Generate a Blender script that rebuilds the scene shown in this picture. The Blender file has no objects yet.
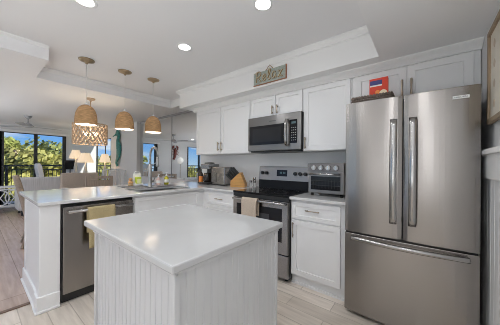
import bpy, bmesh, math, random
from mathutils import Vector, Matrix, Euler
random.seed(7)
PI = math.pi
C = bpy.context.scene.collection
S = bpy.context.scene

# ------------------------------------------------------------------ camera
cam_d = bpy.data.cameras.new('camera'); cam = bpy.data.objects.new('camera', cam_d); C.objects.link(cam)
cam_d.sensor_width = 36.0; cam_d.lens = 219.56 / 500 * 36; cam_d.shift_y = 2.4 / 500
cam_d.clip_start = 0.02; cam_d.clip_end = 300
cam.matrix_world = (Matrix.Translation((2.4554, -2.045, 1.2402)) @ Matrix.Rotation(0.6674, 4, 'Z')
                    @ Matrix.Rotation(PI/2, 4, 'X') @ Matrix.Rotation(0.0082, 4, 'Z'))
S.camera = cam

# ------------------------------------------------------------------ world, sun, exposure
S.view_settings.view_transform = 'Standard'; S.view_settings.look = 'None'
S.view_settings.gamma = 1.0; S.view_settings.use_curve_mapping = False
S.view_settings.exposure = -0.08
S.cycles.use_denoising = True; S.cycles.filter_width = 0.9
S.cycles.max_bounces = 12; S.cycles.diffuse_bounces = 6; S.cycles.glossy_bounces = 6; S.cycles.transparent_max_bounces = 12
S.cycles.caustics_reflective = False; S.cycles.caustics_refractive = False
W = bpy.data.worlds.new('sky'); S.world = W; W.use_nodes = True
nt = W.node_tree; nt.nodes.clear()
def N(nt, t, **k):
    n = nt.nodes.new(t)
    for a, b in k.items(): setattr(n, a, b)
    return n
tc = N(nt, 'ShaderNodeTexCoord'); sep = N(nt, 'ShaderNodeSeparateXYZ'); nt.links.new(tc.outputs['Generated'], sep.inputs[0])
grad = N(nt, 'ShaderNodeValToRGB'); nt.links.new(sep.outputs['Z'], grad.inputs[0])
e = grad.color_ramp.elements; e[0].position = 0.0; e[0].color = (0.50, 0.71, 0.97, 1); e[1].position = 0.35; e[1].color = (0.10, 0.29, 0.80, 1)
m = e.new(0.07); m.color = (0.20, 0.47, 0.95, 1)
mp = N(nt, 'ShaderNodeMapping'); mp.inputs['Scale'].default_value = (2.2, 2.2, 7.0); nt.links.new(tc.outputs['Generated'], mp.inputs[0])
noi = N(nt, 'ShaderNodeTexNoise'); noi.inputs['Scale'].default_value = 2.3; noi.inputs['Detail'].default_value = 6; nt.links.new(mp.outputs[0], noi.inputs['Vector'])
cr = N(nt, 'ShaderNodeValToRGB'); nt.links.new(noi.outputs[0], cr.inputs[0]); cr.color_ramp.elements[0].position = 0.54; cr.color_ramp.elements[1].position = 0.68
mx = N(nt, 'ShaderNodeMixRGB'); nt.links.new(cr.outputs[0], mx.inputs[0]); nt.links.new(grad.outputs[0], mx.inputs[1]); mx.inputs[2].default_value = (0.95, 0.96, 0.98, 1)
bg = N(nt, 'ShaderNodeBackground'); bg.inputs[1].default_value = 1.0; nt.links.new(mx.outputs[0], bg.inputs[0])
wo = N(nt, 'ShaderNodeOutputWorld'); nt.links.new(bg.outputs[0], wo.inputs[0])

sun_d = bpy.data.lights.new('sun', 'SUN'); sun_d.energy = 5.5; sun_d.angle = 0.02; sun_d.color = (1, 0.95, 0.86)
sun = bpy.data.objects.new('sun', sun_d); C.objects.link(sun)
sun.rotation_euler = Vector((0.72, 0.28, 0.62)).to_track_quat('Z', 'Y').to_euler()

def area(name, loc, rot, sx, sy, power, col=(1, 1, 1)):
    d = bpy.data.lights.new(name, 'AREA'); d.shape = 'RECTANGLE'; d.size = sx; d.size_y = sy; d.energy = power; d.color = col
    o = bpy.data.objects.new(name, d); C.objects.link(o); o.location = loc; o.rotation_euler = rot
    return o
# added fill panel in front of the unseen glazing behind the camera
area('rear_fill', (-1.5, -4.98, 1.15), (PI/2, 0, 0), 3.8, 2.1, 4.5, (0.97, 0.985, 1.0))
# added upward fill panels behind the camera, washing the ceiling; no lamps stand there
def uplight(name, x, y, z, sx, sy, power): area(name, (x, y, z), (PI, 0, 0), sx, sy, power, (0.91, 0.955, 1.0))
uplight('fill_up_near', 2.1, -3.1, 0.9, 1.2, 1.6, 27)
uplight('fill_up_middle', 0.2, -3.3, 0.9, 1.4, 1.6, 4)
uplight('fill_up_far', -3.4, -3.4, 0.9, 2.0, 1.6, 44)
fl_d = bpy.data.lights.new('fill_point', 'POINT'); fl_d.energy = 8; fl_d.shadow_soft_size = 0.16; fl_d.color = (0.95, 0.97, 1.0)
fl_o = bpy.data.objects.new('fill_point', fl_d); C.objects.link(fl_o); fl_o.location = (2.35, -3.6, 1.65)      # added fill point behind the camera, no lamp body
DOWNLIGHT_W = 14.5

# ------------------------------------------------------------------ materials
MATS = {}
ANISO_ROT = 0.25
def mat(name, col, rough=0.5, metal=0.0, emit=None, estr=1.0, alpha=None, trans=0.0, aniso=0.0, spec=None, coat=0.0, noise=None, bump=None, ior=None, sub=None):
    m = bpy.data.materials.new(name); m.use_nodes = True; t = m.node_tree; b = t.nodes['Principled BSDF']
    b.inputs['Base Color'].default_value = (*col, 1); b.inputs['Roughness'].default_value = rough; b.inputs['Metallic'].default_value = metal
    if emit: b.inputs['Emission Color'].default_value = (*emit, 1); b.inputs['Emission Strength'].default_value = estr
    if trans: b.inputs['Transmission Weight'].default_value = trans
    if alpha is not None: b.inputs['Alpha'].default_value = alpha
    if aniso: b.inputs['Anisotropic'].default_value = aniso
    if spec is not None: b.inputs['Specular IOR Level'].default_value = spec
    if aniso:
        tg = N(t, 'ShaderNodeTangent', direction_type='RADIAL', axis='Z'); t.links.new(tg.outputs[0], b.inputs['Tangent']); b.inputs['Anisotropic Rotation'].default_value = ANISO_ROT
    if coat: b.inputs['Coat Weight'].default_value = coat
    if ior: b.inputs['IOR'].default_value = ior
    if noise:                      # (scale vector, amount) fine variation of the colour
        sc, amt = noise
        c = N(t, 'ShaderNodeTexCoord'); p = N(t, 'ShaderNodeMapping'); p.inputs['Scale'].default_value = sc
        n = N(t, 'ShaderNodeTexNoise'); n.inputs['Scale'].default_value = 1.0; n.inputs['Detail'].default_value = 4
        t.links.new(c.outputs['Object'], p.inputs[0]); t.links.new(p.outputs[0], n.inputs['Vector'])
        r = N(t, 'ShaderNodeValToRGB'); t.links.new(n.outputs[0], r.inputs[0])
        r.color_ramp.elements[0].position = 0.3; r.color_ramp.elements[1].position = 0.7
        r.color_ramp.elements[0].color = (*[max(0, x*(1-amt)) for x in col], 1); r.color_ramp.elements[1].color = (*[min(1, x*(1+amt)) for x in col], 1)
        t.links.new(r.outputs[0], b.inputs['Base Color'])
        if bump:
            bp = N(t, 'ShaderNodeBump'); bp.inputs['Strength'].default_value = bump; bp.inputs['Distance'].default_value = 0.002
            t.links.new(n.outputs[0], bp.inputs['Height']); t.links.new(bp.outputs[0], b.inputs['Normal'])
    MATS[name] = m
    return m

def plank_mat(name, c1, c2, gap, bw, bh, rot=0.0, rough=0.4, mortar=0.004, off=0.37):
    m = bpy.data.materials.new(name); m.use_nodes = True; t = m.node_tree; b = t.nodes['Principled BSDF']
    c = N(t, 'ShaderNodeTexCoord'); p = N(t, 'ShaderNodeMapping'); p.inputs['Rotation'].default_value = (0, 0, rot)
    t.links.new(c.outputs['Object'], p.inputs[0])
    br = N(t, 'ShaderNodeTexBrick'); t.links.new(p.outputs[0], br.inputs['Vector'])
    br.offset = off; br.inputs['Scale'].default_value = 1; br.inputs['Brick Width'].default_value = bw; br.inputs['Row Height'].default_value = bh
    br.inputs['Mortar Size'].default_value = mortar; br.inputs['Mortar Smooth'].default_value = 0.3
    br.inputs['Color1'].default_value = (*c1, 1); br.inputs['Color2'].default_value = (*c2, 1); br.inputs['Mortar'].default_value = (*gap, 1)
    g = N(t, 'ShaderNodeMapping'); g.inputs['Scale'].default_value = (3, 28, 1); t.links.new(p.outputs[0], g.inputs[0])
    n = N(t, 'ShaderNodeTexNoise'); n.inputs['Scale'].default_value = 1.0; n.inputs['Detail'].default_value = 5; t.links.new(g.outputs[0], n.inputs['Vector'])
    r = N(t, 'ShaderNodeValToRGB'); t.links.new(n.outputs[0], r.inputs[0]); r.color_ramp.elements[0].position = 0.3; r.color_ramp.elements[1].position = 0.7
    r.color_ramp.elements[0].color = (0.78, 0.76, 0.74, 1); r.color_ramp.elements[1].color = (1.08, 1.08, 1.08, 1)
    mu = N(t, 'ShaderNodeMixRGB', blend_type='MULTIPLY'); mu.inputs[0].default_value = 0.9
    t.links.new(br.outputs['Color'], mu.inputs[1]); t.links.new(r.outputs[0], mu.inputs[2]); t.links.new(mu.outputs[0], b.inputs['Base Color'])
    b.inputs['Roughness'].default_value = rough
    bp = N(t, 'ShaderNodeBump'); bp.inputs['Strength'].default_value = 0.4; bp.inputs['Distance'].default_value = 0.003; bp.invert = True
    t.links.new(br.outputs['Fac'], bp.inputs['Height']); t.links.new(bp.outputs[0], b.inputs['Normal'])
    MATS[name] = m
    return m

wall_m = mat('wall_paint', (0.76, 0.76, 0.765), 0.6)
ceil_m = mat('ceiling_paint', (0.86, 0.86, 0.87), 0.7)
trim_m = mat('white_trim', (0.90, 0.90, 0.90), 0.4)
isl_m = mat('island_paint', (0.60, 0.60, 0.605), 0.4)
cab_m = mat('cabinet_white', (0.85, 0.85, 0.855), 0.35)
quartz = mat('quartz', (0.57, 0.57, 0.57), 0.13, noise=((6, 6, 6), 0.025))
steel = mat('brushed_steel', (0.375, 0.35, 0.33), 0.25, 1.0, aniso=0.85, noise=((2, 2, 120), 0.012))
steel2 = mat('bright_steel', (0.42, 0.41, 0.40), 0.20, 1.0)
knob_m = mat('satin_knob', (0.72, 0.71, 0.70), 0.25, 1.0)
quartz_lit = mat('quartz_lit_copy', (0.70, 0.70, 0.70), 0.11, noise=((6, 6, 6), 0.025))  # same quartz as the island, lightened to carry the window light
steel_pn = mat('panel_steel', (0.19, 0.18, 0.175), 0.35, 1.0)
steel_mw = mat('microwave_steel', (0.27, 0.255, 0.245), 0.28, 1.0, aniso=0.85)
faucet_m = mat('faucet_steel', (0.40, 0.395, 0.385), 0.28, 1.0)
steel_dk = mat('dark_steel', (0.31, 0.295, 0.285), 0.35, 1.0)
chrome = mat('chrome', (0.80, 0.80, 0.80), 0.10, 1.0)
black_gloss = mat('black_glass', (0.012, 0.012, 0.014), 0.10, spec=0.28)
black = mat('black_plastic', (0.02, 0.02, 0.02), 0.4)
dkgrey = mat('dark_grey', (0.07, 0.07, 0.07), 0.5)
bronze = mat('pewter_handle', (0.42, 0.36, 0.29), 0.3, 1.0)
rattan = mat('rope_rattan', (0.46, 0.27, 0.125), 0.75, noise=((20, 20, 160), 0.35), bump=0.8)
rattan_lt = mat('woven_lattice', (0.54, 0.40, 0.28), 0.7, noise=((40, 40, 40), 0.25))
lining = mat('shade_lining', (0.85, 0.8, 0.72), 0.6)
bulb_m = mat('bulb_glow', (1, 0.9, 0.7), 0.4, emit=(1, 0.78, 0.48), estr=5)
led_m = mat('downlight_led', (1, 1, 1), 0.4, emit=(1, 0.97, 0.93), estr=9)
brass = mat('aged_brass', (0.42, 0.33, 0.22), 0.3, 1.0)
frame_dk = mat('window_frame_dark', (0.028, 0.03, 0.033), 0.45)
beige_f = mat('beige_fabric', (0.56, 0.48, 0.41), 0.9, noise=((80, 80, 80), 0.08))
grey_f = mat('grey_fabric', (0.62, 0.63, 0.65), 0.9, noise=((3, 60, 3), 0.12))
white_f = mat('white_fabric', (0.76, 0.77, 0.79), 0.85)
tan_w = mat('driftwood', (0.48, 0.40, 0.33), 0.65, noise=((40, 40, 4), 0.18))
tan_weave = mat('tan_weave', (0.36, 0.29, 0.23), 0.8, noise=((90, 90, 90), 0.2))
white_p = mat('white_lacquer', (0.80, 0.81, 0.82), 0.4)
shade_m = mat('lamp_shade_linen', (0.86, 0.75, 0.60), 0.8, emit=(1.0, 0.74, 0.48), estr=0.6)
lampbase = mat('lamp_base_glass', (0.50, 0.52, 0.52), 0.25)
bamboo = mat('bamboo_block', (0.62, 0.33, 0.10), 0.45, noise=((6, 6, 60), 0.14))
towel_tan = mat('towel_tan', (0.46, 0.37, 0.20), 0.95, noise=((120, 120, 120), 0.12), bump=0.5)
towel_bei = mat('towel_beige', (0.58, 0.48, 0.39), 0.95, noise=((120, 120, 120), 0.10), bump=0.5)
sage = mat('sage_board', (0.40, 0.44, 0.39), 0.7, noise=((30, 4, 60), 0.2))
gold_l = mat('rope_gold', (0.30, 0.19, 0.07), 0.7)
cream_l = mat('cream_fill', (0.66, 0.60, 0.46), 0.7)
rust = mat('rust_edge', (0.36, 0.16, 0.09), 0.7)
red_m = mat('box_red', (0.72, 0.055, 0.02), 0.45)
blue_m = mat('box_navy', (0.05, 0.05, 0.20), 0.45)
maroon = mat('box_maroon', (0.16, 0.02, 0.02), 0.5)
orange_m = mat('box_orange', (0.90, 0.30, 0.06), 0.45)
cream_m = mat('box_cream', (0.90, 0.75, 0.55), 0.5)
wicker_dk = mat('dark_wicker', (0.17, 0.13, 0.105), 0.7, noise=((60, 60, 60), 0.4))
green_m = mat('lime_green', (0.42, 0.52, 0.05), 0.5)
yellow_m = mat('soap_yellow', (0.62, 0.60, 0.04), 0.25, trans=0.3)
pink_m = mat('soap_pink', (0.72, 0.52, 0.47), 0.3)
cork_m = mat('brush_wood', (0.50, 0.29, 0.12), 0.7)
tray_m = mat('tray_grey', (0.16, 0.16, 0.17), 0.5)
sink_m = mat('sink_steel', (0.36, 0.36, 0.37), 0.3, 1.0)
teal_m = mat('seahorse_teal', (0.03, 0.22, 0.20), 0.35, noise=((30, 30, 30), 0.5))
lobster_m = mat('lobster_red', (0.20, 0.045, 0.035), 0.5)
globe_m = mat('opal_globe', (0.9, 0.9, 0.9), 0.2, emit=(1, 0.95, 0.85), estr=0.3)
mirror_m = mat('mirror_silver', (0.83, 0.85, 0.85), 0.02, 1.0)
paper_m = mat('art_paper', (0.80, 0.74, 0.64), 0.8)
frame_wood = mat('frame_oak', (0.36, 0.27, 0.18), 0.55, noise=((60, 60, 6), 0.2))
art_br = mat('art_brown', (0.64, 0.53, 0.42), 0.8)
glass_amber = mat('dark_bottle', (0.03, 0.02, 0.015), 0.08)
orange_lab = mat('orange_label', (0.80, 0.26, 0.05), 0.4)
white_lab = mat('white_label', (0.85, 0.85, 0.83), 0.5)
display_m = mat('display_digits', (0.02, 0.03, 0.03), 0.2, emit=(0.5, 0.8, 0.9), estr=0.12)
leaf_m = mat('leaf_green', (0.29, 0.31, 0.08), 0.6, noise=((1.3, 1.3, 1.3), 0.4))
leaf_y = mat('leaf_yellowgreen', (0.46, 0.43, 0.12), 0.6, noise=((1.5, 1.5, 1.5), 0.45))
leaf_d = mat('leaf_dark', (0.17, 0.21, 0.06), 0.6, noise=((1.5, 1.5, 1.5), 0.5))
bark_m = mat('bark', (0.12, 0.09, 0.07), 0.9)
grass_m = mat('lawn', (0.10, 0.15, 0.04), 0.9, noise=((2, 2, 2), 0.3))
balc_m = mat('balcony_concrete', (0.48, 0.47, 0.45), 0.8)
kit_floor = plank_mat('kitchen_plank_tile', (0.90, 0.82, 0.735), (0.68, 0.605, 0.525), (0.52, 0.45, 0.38), 0.92, 0.15, 0.0, 0.35)
liv_floor = plank_mat('living_plank', (0.60, 0.475, 0.41), (0.53, 0.415, 0.355), (0.34, 0.26, 0.215), 1.4, 0.19, 0.0, 0.24)
glass_m = bpy.data.materials.new('clear_pane'); glass_m.use_nodes = True
_t = glass_m.node_tree; _t.nodes.clear()
_tr = N(_t, 'ShaderNodeBsdfTransparent'); _gl = N(_t, 'ShaderNodeBsdfGlossy'); _gl.inputs['Roughness'].default_value = 0.02
_mx = N(_t, 'ShaderNodeMixShader'); _o = N(_t, 'ShaderNodeOutputMaterial')
_tr.inputs[0].default_value = (0.96, 0.98, 0.97, 1)
_mx.inputs[0].default_value = 0.012; _t.links.new(_tr.outputs[0], _mx.inputs[1]); _t.links.new(_gl.outputs[0], _mx.inputs[2]); _t.links.new(_mx.outputs[0], _o.inputs[0])

# ------------------------------------------------------------------ mesh helpers
class MB:
    def __init__(s): s.bm = bmesh.new()
    def box(s, x0, x1, y0, y1, z0, z1, M=None, bev=0.0):
        x0, x1 = min(x0, x1), max(x0, x1); y0, y1 = min(y0, y1), max(y0, y1); z0, z1 = min(z0, z1), max(z0, z1)
        b2 = bmesh.new(); bmesh.ops.create_cube(b2, size=1)
        for v in b2.verts: v.co = Vector(((x0+x1)/2 + v.co.x*(x1-x0), (y0+y1)/2 + v.co.y*(y1-y0), (z0+z1)/2 + v.co.z*(z1-z0)))
        if bev: bmesh.ops.bevel(b2, geom=b2.edges[:], offset=bev, segments=2, affect='EDGES', profile=0.6)
        s._add(b2, M); return s
    def _add(s, b2, M=None, smooth=False):
        b2.normal_update(); mp = {}
        for v in b2.verts: mp[v] = s.bm.verts.new(M @ v.co if M else v.co)
        for f in b2.faces:
            try: nf = s.bm.faces.new([mp[v] for v in f.verts]); nf.smooth = f.smooth or smooth
            except ValueError: pass
        b2.free()
    def lathe(s, prof, seg=32, M=None, cap=True):       # prof: (r, z) from bottom up
        rings = []; b2 = bmesh.new()
        for r, z in prof: rings.append([b2.verts.new((r*math.cos(2*PI*i/seg), r*math.sin(2*PI*i/seg), z)) for i in range(seg)])
        for a, b in zip(rings, rings[1:]):
            for i in range(seg): f = b2.faces.new((a[i], a[(i+1) % seg], b[(i+1) % seg], b[i])); f.smooth = True
        if cap:
            if prof[0][0] > 1e-4: b2.faces.new(rings[0][::-1])
            if prof[-1][0] > 1e-4: b2.faces.new(rings[-1])
        s._add(b2, M); return s
    def cyl(s, p0, p1, r, r2=None, seg=16):
        p0, p1 = Vector(p0), Vector(p1); d = p1 - p0; q = d.to_track_quat('Z', 'Y').to_matrix().to_4x4()
        return s.lathe([(r, 0), (r if r2 is None else r2, d.length)], seg, Matrix.Translation(p0) @ q)
    def tube(s, pts, r, seg=10, flat=1.0, radii=None):
        pts = [Vector(p) for p in pts]; b2 = bmesh.new(); rings = []; up = None
        for i, p in enumerate(pts):
            d = (pts[min(i+1, len(pts)-1)] - pts[max(i-1, 0)]).normalized()
            if up is None:
                up = Vector((0, 0, 1)) if abs(d.z) < 0.9 else Vector((0, 1, 0))
            a = d.cross(up)
            if a.length < 1e-4: a = d.orthogonal()
            a.normalize(); b = a.cross(d).normalized(); up = b
            rr = radii[i] if radii else r
            rings.append([b2.verts.new(p + a*math.cos(2*PI*k/seg)*rr + b*math.sin(2*PI*k/seg)*rr*flat) for k in range(seg)])
        for x, y in zip(rings, rings[1:]):
            for k in range(seg): f = b2.faces.new((x[k], x[(k+1) % seg], y[(k+1) % seg], y[k])); f.smooth = True
        b2.faces.new(rings[0][::-1]); b2.faces.new(rings[-1]); s._add(b2); return s
    def prism(s, poly, a0, a1, axis='z', M=None):        # extrude a polygon: axis z -> (x,y); y -> (x,z); x -> (y,z)
        b2 = bmesh.new()
        def P(u, v, w): return {'z': (u, v, w), 'y': (u, w, v), 'x': (w, u, v)}[axis]
        A = [b2.verts.new(P(u, v, a0)) for u, v in poly]; B = [b2.verts.new(P(u, v, a1)) for u, v in poly]
        b2.faces.new(A); b2.faces.new(B[::-1]); n = len(poly)
        for i in range(n): b2.faces.new((A[i], B[i], B[(i+1) % n], A[(i+1) % n]))
        bmesh.ops.recalc_face_normals(b2, faces=b2.faces[:]); s._add(b2, M); return s
    def ball(s, c, r, sc=(1, 1, 1), seg=20, M=None):
        b2 = bmesh.new(); bmesh.ops.create_uvsphere(b2, u_segments=seg, v_segments=seg//2, radius=r)
        for v in b2.verts: v.co = Vector((v.co.x*sc[0]+c[0], v.co.y*sc[1]+c[1], v.co.z*sc[2]+c[2]))
        for f in b2.faces: f.smooth = True
        s._add(b2, M); return s
    def grid(s, fn, nu, nv, thick=0.0):
        b2 = bmesh.new(); V = [[b2.verts.new(fn(i/nu, j/nv)) for j in range(nv+1)] for i in range(nu+1)]
        for i in range(nu):
            for j in range(nv): f = b2.faces.new((V[i][j], V[i+1][j], V[i+1][j+1], V[i][j+1])); f.smooth = True
        if thick:
            b2.normal_update(); bmesh.ops.solidify(b2, geom=b2.faces[:], thickness=thick)
        s._add(b2); return s
    def build(s, name, m, parent=None, bev=0.0, kind=None, recalc=True):
        if recalc: bmesh.ops.recalc_face_normals(s.bm, faces=s.bm.faces[:])
        # meshes keep their geometry relative to their thing's base
        off = Vector(parent['_base']) if parent is not None and '_base' in parent else Vector((0, 0, 0))
        if off.length:
            for v in s.bm.verts: v.co -= off
        me = bpy.data.meshes.new(name); s.bm.to_mesh(me); s.bm.free()
        me.materials.append(m); o = bpy.data.objects.new(name, me); C.objects.link(o)
        if parent is not None:
            o.parent = parent
            if '_base' in parent: o['_base'] = tuple(parent['_base'])      # sub-parts share the thing's base
        if bev:
            md = o.modifiers.new('bevel', 'BEVEL'); md.width = bev; md.segments = 2; md.limit_method = 'ANGLE'; md.angle_limit = 0.7
        if kind: o['kind'] = kind
        return o
def thing(name, label, cat, loc=(0, 0, 0), group=None, rz=0.0):
    o = bpy.data.objects.new(name, None); C.objects.link(o); o.location = loc; o.rotation_euler = (0, 0, rz)
    o['label'] = label; o['category'] = cat; o.empty_display_size = 0.1
    if group: o['group'] = group
    return o
def world_thing(name, label, cat, base, group=None):     # parts are written in room coordinates; the Empty stands at the thing's base
    o = thing(name, label, cat, base, group); o['_base'] = tuple(float(x) for x in base); return o
def tag(o, label, cat, group=None, kind=None):
    o['label'] = label; o['category'] = cat
    if group: o['group'] = group
    if kind: o['kind'] = kind
    return o
def dup(o, loc, rz=None, label=None, group=None):
    r = o.copy(); C.objects.link(r); r.location = loc
    if rz is not None: r.rotation_euler = (0, 0, rz)
    if label: r['label'] = label
    if group: r['group'] = group
    for ch in list(o.children):
        c = ch.copy(); C.objects.link(c); c.parent = r
        for g in list(ch.children):
            d = g.copy(); C.objects.link(d); d.parent = c
    return r
def struct(name, mb, m, bev=0.0): return mb.build(name, m, None, bev, 'structure')

def shaker(u0, u1, v0, v1, mapf, t=0.02, rail=0.055, rec=0.009):
    """Shaker door: slab with a recessed flat panel, in (u along, v up, w outward)."""
    mb = MB(); b = mb.bm
    def ring(i, w): return [b.verts.new(mapf(*p, w)) for p in ((u0+i, v0+i), (u1-i, v0+i), (u1-i, v1-i), (u0+i, v1-i))]
    R = [ring(0, 0), ring(0, t-0.002), ring(0.002, t), ring(rail, t), ring(rail+0.003, t-rec)]
    b.faces.new(R[0])
    for a, c in zip(R, R[1:]):
        for k in range(4): b.faces.new((a[k], a[(k+1) % 4], c[(k+1) % 4], c[k]))
    b.faces.new(R[-1]); return mb
def mapY(y): return lambda u, v, w: Vector((u, y - w, v))      # faces the camera side (-y)
def mapX(x): return lambda u, v, w: Vector((x + w, u, v))      # faces +x
def barpull(p0, p1, out, r=0.0055):
    """A slim bar pull with two posts and collars."""
    p0, p1, out = Vector(p0), Vector(p1), Vector(out); d = (p1-p0).normalized(); mb = MB()
    mb.tube([p0+out, p0+out+d*0.012, (p0+p1)/2+out*1.08, p1+out-d*0.012, p1+out], r, 8, radii=[r*0.9, r*1.2, r*0.8, r*1.2, r*0.9])
    for p in (p0+d*0.018, p1-d*0.018):
        mb.cyl(p - out*0.02, p+out, r*0.8, seg=8)
    return mb
def beadboard(a0, a1, v0, v1, mapf, pitch=0.042, g=0.007, dep=0.004, t=0.012):
    mb = MB(); b = mb.bm; prof = [(a0, 0)]; n = max(1, round((a1-a0)/pitch)); p = (a1-a0)/n
    for i in range(1, n): c = a0+i*p; prof += [(c-g/2, 0), (c-g*0.2, -dep), (c+g*0.2, -dep), (c+g/2, 0)]
    prof.append((a1, 0)); full = [(a0, -t)] + prof + [(a1, -t)]
    A = [b.verts.new(mapf(u, v0, w)) for u, w in full]; B = [b.verts.new(mapf(u, v1, w)) for u, w in full]
    for i in range(len(full)-1): b.faces.new((A[i], A[i+1], B[i+1], B[i]))
    b.faces.new((A[0], B[0], B[-1], A[-1]))
    return mb

# ------------------------------------------------------------------ room shell
ZH, ZL, ZS = 2.47, 2.325, 2.185            # raised tray, living ceiling, dropped soffit
YB, XR, XW, YR = 0.66, 2.80, -6.50, -5.0
struct('floor', MB().box(-0.265, XR, YR, YB, -0.06, 0), kit_floor)
struct('floor_living', MB().box(XW, -0.267, YR, YB, -0.06, 0), liv_floor)
struct('trim_1', MB().box(-0.29, -0.25, YR, -1.712, 0.0005, 0.008), mat('threshold_wood', (0.16, 0.10, 0.07), 0.5), 0.002)   # floor threshold strip

struct('ceiling', MB().box(XW, XR+0.1, YR, YB+0.1, ZH, ZH+0.08), ceil_m)
lv = MB()   # lower ceiling over the living side, notched over the bar
lv.box(XW, -1.40, YR, YB, ZL, ZH+0.01); lv.box(-1.40, -0.66, YR, -1.545, ZL, ZH+0.01)
struct('ceiling_living', lv, ceil_m)
sf = MB()   # soffit above the cabinets and the lower ceiling towards the fridge
sf.box(-0.78, 2.15, 0.125, YB, ZS, ZH+0.01); sf.box(2.15, XR, YR, YB, ZS, ZH+0.01)
struct('ceiling_soffit', sf, mat('soffit_paint', (0.88, 0.878, 0.88), 0.65))
struct('ceiling_header', MB().box(-1.40, -0.78, 0.34, YB, ZL, ZH+0.01), ceil_m)

def crown_profile(k): return [(0, 0), (0.012*k, 0), (0.016*k, -0.004), (0.03*k, -0.02), (0.055*k, -0.045), (0.062*k, -0.058), (0.07*k, -0.06), (0.07*k, -0.075), (0, -0.075)]
# crown moulding at the top of the soffit (runs along x, profile in y-z)
struct('trim_2', MB().prism([(0.125-0.07*0.65+p[0]*0.65, ZH-0.001+p[1]*0.75) for p in [(0, 0), (0, -0.012), (0.008, -0.016), (0.02, -0.035), (0.045, -0.055), (0.055, -0.062), (0.055, -0.078), (0.07, -0.078), (0.07, 0)]], -0.82, 2.15, 'x'), trim_m)
# crown of the tray notch, far side and near side
struct('trim_3', MB().prism([(-1.40, ZH-0.001), (-1.355, ZH-0.001), (-1.355, ZH-0.01), (-1.37, ZH-0.022), (-1.385, ZH-0.035), (-1.39, ZH-0.045), (-1.40, ZH-0.045)], -1.543, 0.33, 'y'), trim_m)
struct('trim_4', MB().prism([(-0.66, ZH-0.001), (-0.625, ZH-0.001), (-0.63, ZH-0.01), (-0.648, ZH-0.02), (-0.66, ZH-0.025)], YR, -1.545, 'y'), trim_m)

bwm = MB(); bwm.box(-0.86, XR+0.1, YB-0.02, YB+0.1, 0, ZH); struct('wall_back', bwm, mat('backsplash_white', (0.86, 0.86, 0.865), 0.35))
bw2 = MB(); bw2.box(-5.0, -0.86, YB, YB+0.1, 0, ZH); bw2.box(-5.22, -5.0, YB, YB+0.03, 0, ZH); bw2.box(XW-0.1, -5.22, YB, YB+0.03, 2.05, ZH); bw2.box(XW-0.1, -5.22, YB, YB+0.03, 0, 0.25)
struct('wall_back_living', bw2, wall_m)
struct('column', MB().box(-4.18, -3.28, YB-0.10, YB-0.001, 0, ZL-0.001), wall_m)
struct('wall_right', MB().box(XR, XR+0.1, YR, YB+0.1, 0, ZH), wall_m)
wl = MB()
wl.box(XW-0.12, XW, -0.17, YB-0.06, 0, ZH); wl.box(XW-0.03, XW, YB-0.06, YB, 0, ZH); wl.box(XW-0.12, XW, -3.12, -1.62, 0, ZH); wl.box(XW-0.12, XW, YR, -4.6, 0, ZH)
for a, b in ((-1.62, -0.17), (-4.6, -3.12)): wl.box(XW-0.12, XW, a, b, 2.10, ZH)
struct('wall_left', wl, wall_m)
wr = MB(); wr.box(XW, -3.5, YR-0.1, YR, 0, ZH); wr.box(0.5, XR, YR-0.1, YR, 0, ZH); wr.box(-3.5, 0.5, YR-0.1, YR, 2.22, ZH)
struct('wall_front', wr, wall_m)

def glazing(name, a0, a1, z0, z1, muls, axis, pos, fw=0.05, d=0.035):
    """Dark framed glazing: frame with mullions and one pane per bay."""
    f = MB()
    def bx(mb, p0, p1, q0, q1, dd): mb.box(pos-dd, pos+dd, p0, p1, q0, q1) if axis == 'x' else mb.box(p0, p1, pos-dd, pos+dd, q0, q1)
    bx(f, a0, a0+fw, z0, z1, d); bx(f, a1-fw, a1, z0, z1, d); bx(f, a0, a1, z0, z0+fw, d); bx(f, a0, a1, z1-0.02, z1, d)
    for c in muls: bx(f, c-fw*0.45, c+fw*0.45, z0, z1, d)
    fr = struct(name, f, frame_dk, 0.004)
    g = MB(); bx(g, a0+fw*0.5, a1-fw*0.5, z0+fw*0.5, z1-fw*0.5, 0.003)
    g.build('pane', glass_m, fr)
    return fr
glazing('window_1', -1.62, -0.17, 0.02, 2.10, [-0.87, -1.535], 'x', XW-0.05, 0.085)
glazing('window_2', -4.6, -3.12, 0.02, 2.10, [-3.86], 'x', XW-0.05, 0.085)
glazing('window_3', XW, -5.22, 0.25, 2.05, [-5.72], 'y', YB+0.013, 0.045, 0.011)
glazing('door_1', -3.5, 0.5, 0.0, 2.22, [-2.15, -0.82], 'y', YR-0.05, 0.07)  # unseen glazed opening, added to let light in from behind
struct('trim_5', MB().box(XW+0.002, XW+0.05, -1.70, -0.10, 2.105, 2.16), trim_m)   # valance over the window

# mirror wall: two silvered sheets with a seam
mr = MB(); mr.box(-3.27, -1.835, YB-0.016, YB-0.001, 0.935, 2.275); a = struct('wall_mirror', mr, mirror_m)
mr = MB(); mr.box(-1.825, -0.865, YB-0.016, YB-0.001, 0.935, 2.275); struct('wall_mirror_panel', mr, mirror_m)
mt = MB(); mt.box(-3.27, -0.865, YB-0.02, YB-0.001, 2.276, 2.324); mt.box(-1.834, -1.826, YB-0.022, YB-0.001, 0.935, 2.275)
struct('trim_6', mt, mat('mirror_edge', (0.30, 0.30, 0.31), 0.5))

# wainscot on the right wall: cap, apron and beadboard
ws = MB(); ws.box(2.745, XR-0.001, YR, 0.21, 1.315, 1.345, bev=0.004); ws.box(2.765, XR-0.001, YR, 0.205, 1.17, 1.315)
struct('trim_7', ws, trim_m)
struct('wall_wainscot', beadboard(YR, 0.19, 0.0, 1.17, lambda u, v, w: Vector((2.783 - w, u, v)), pitch=0.09), trim_m)

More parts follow.
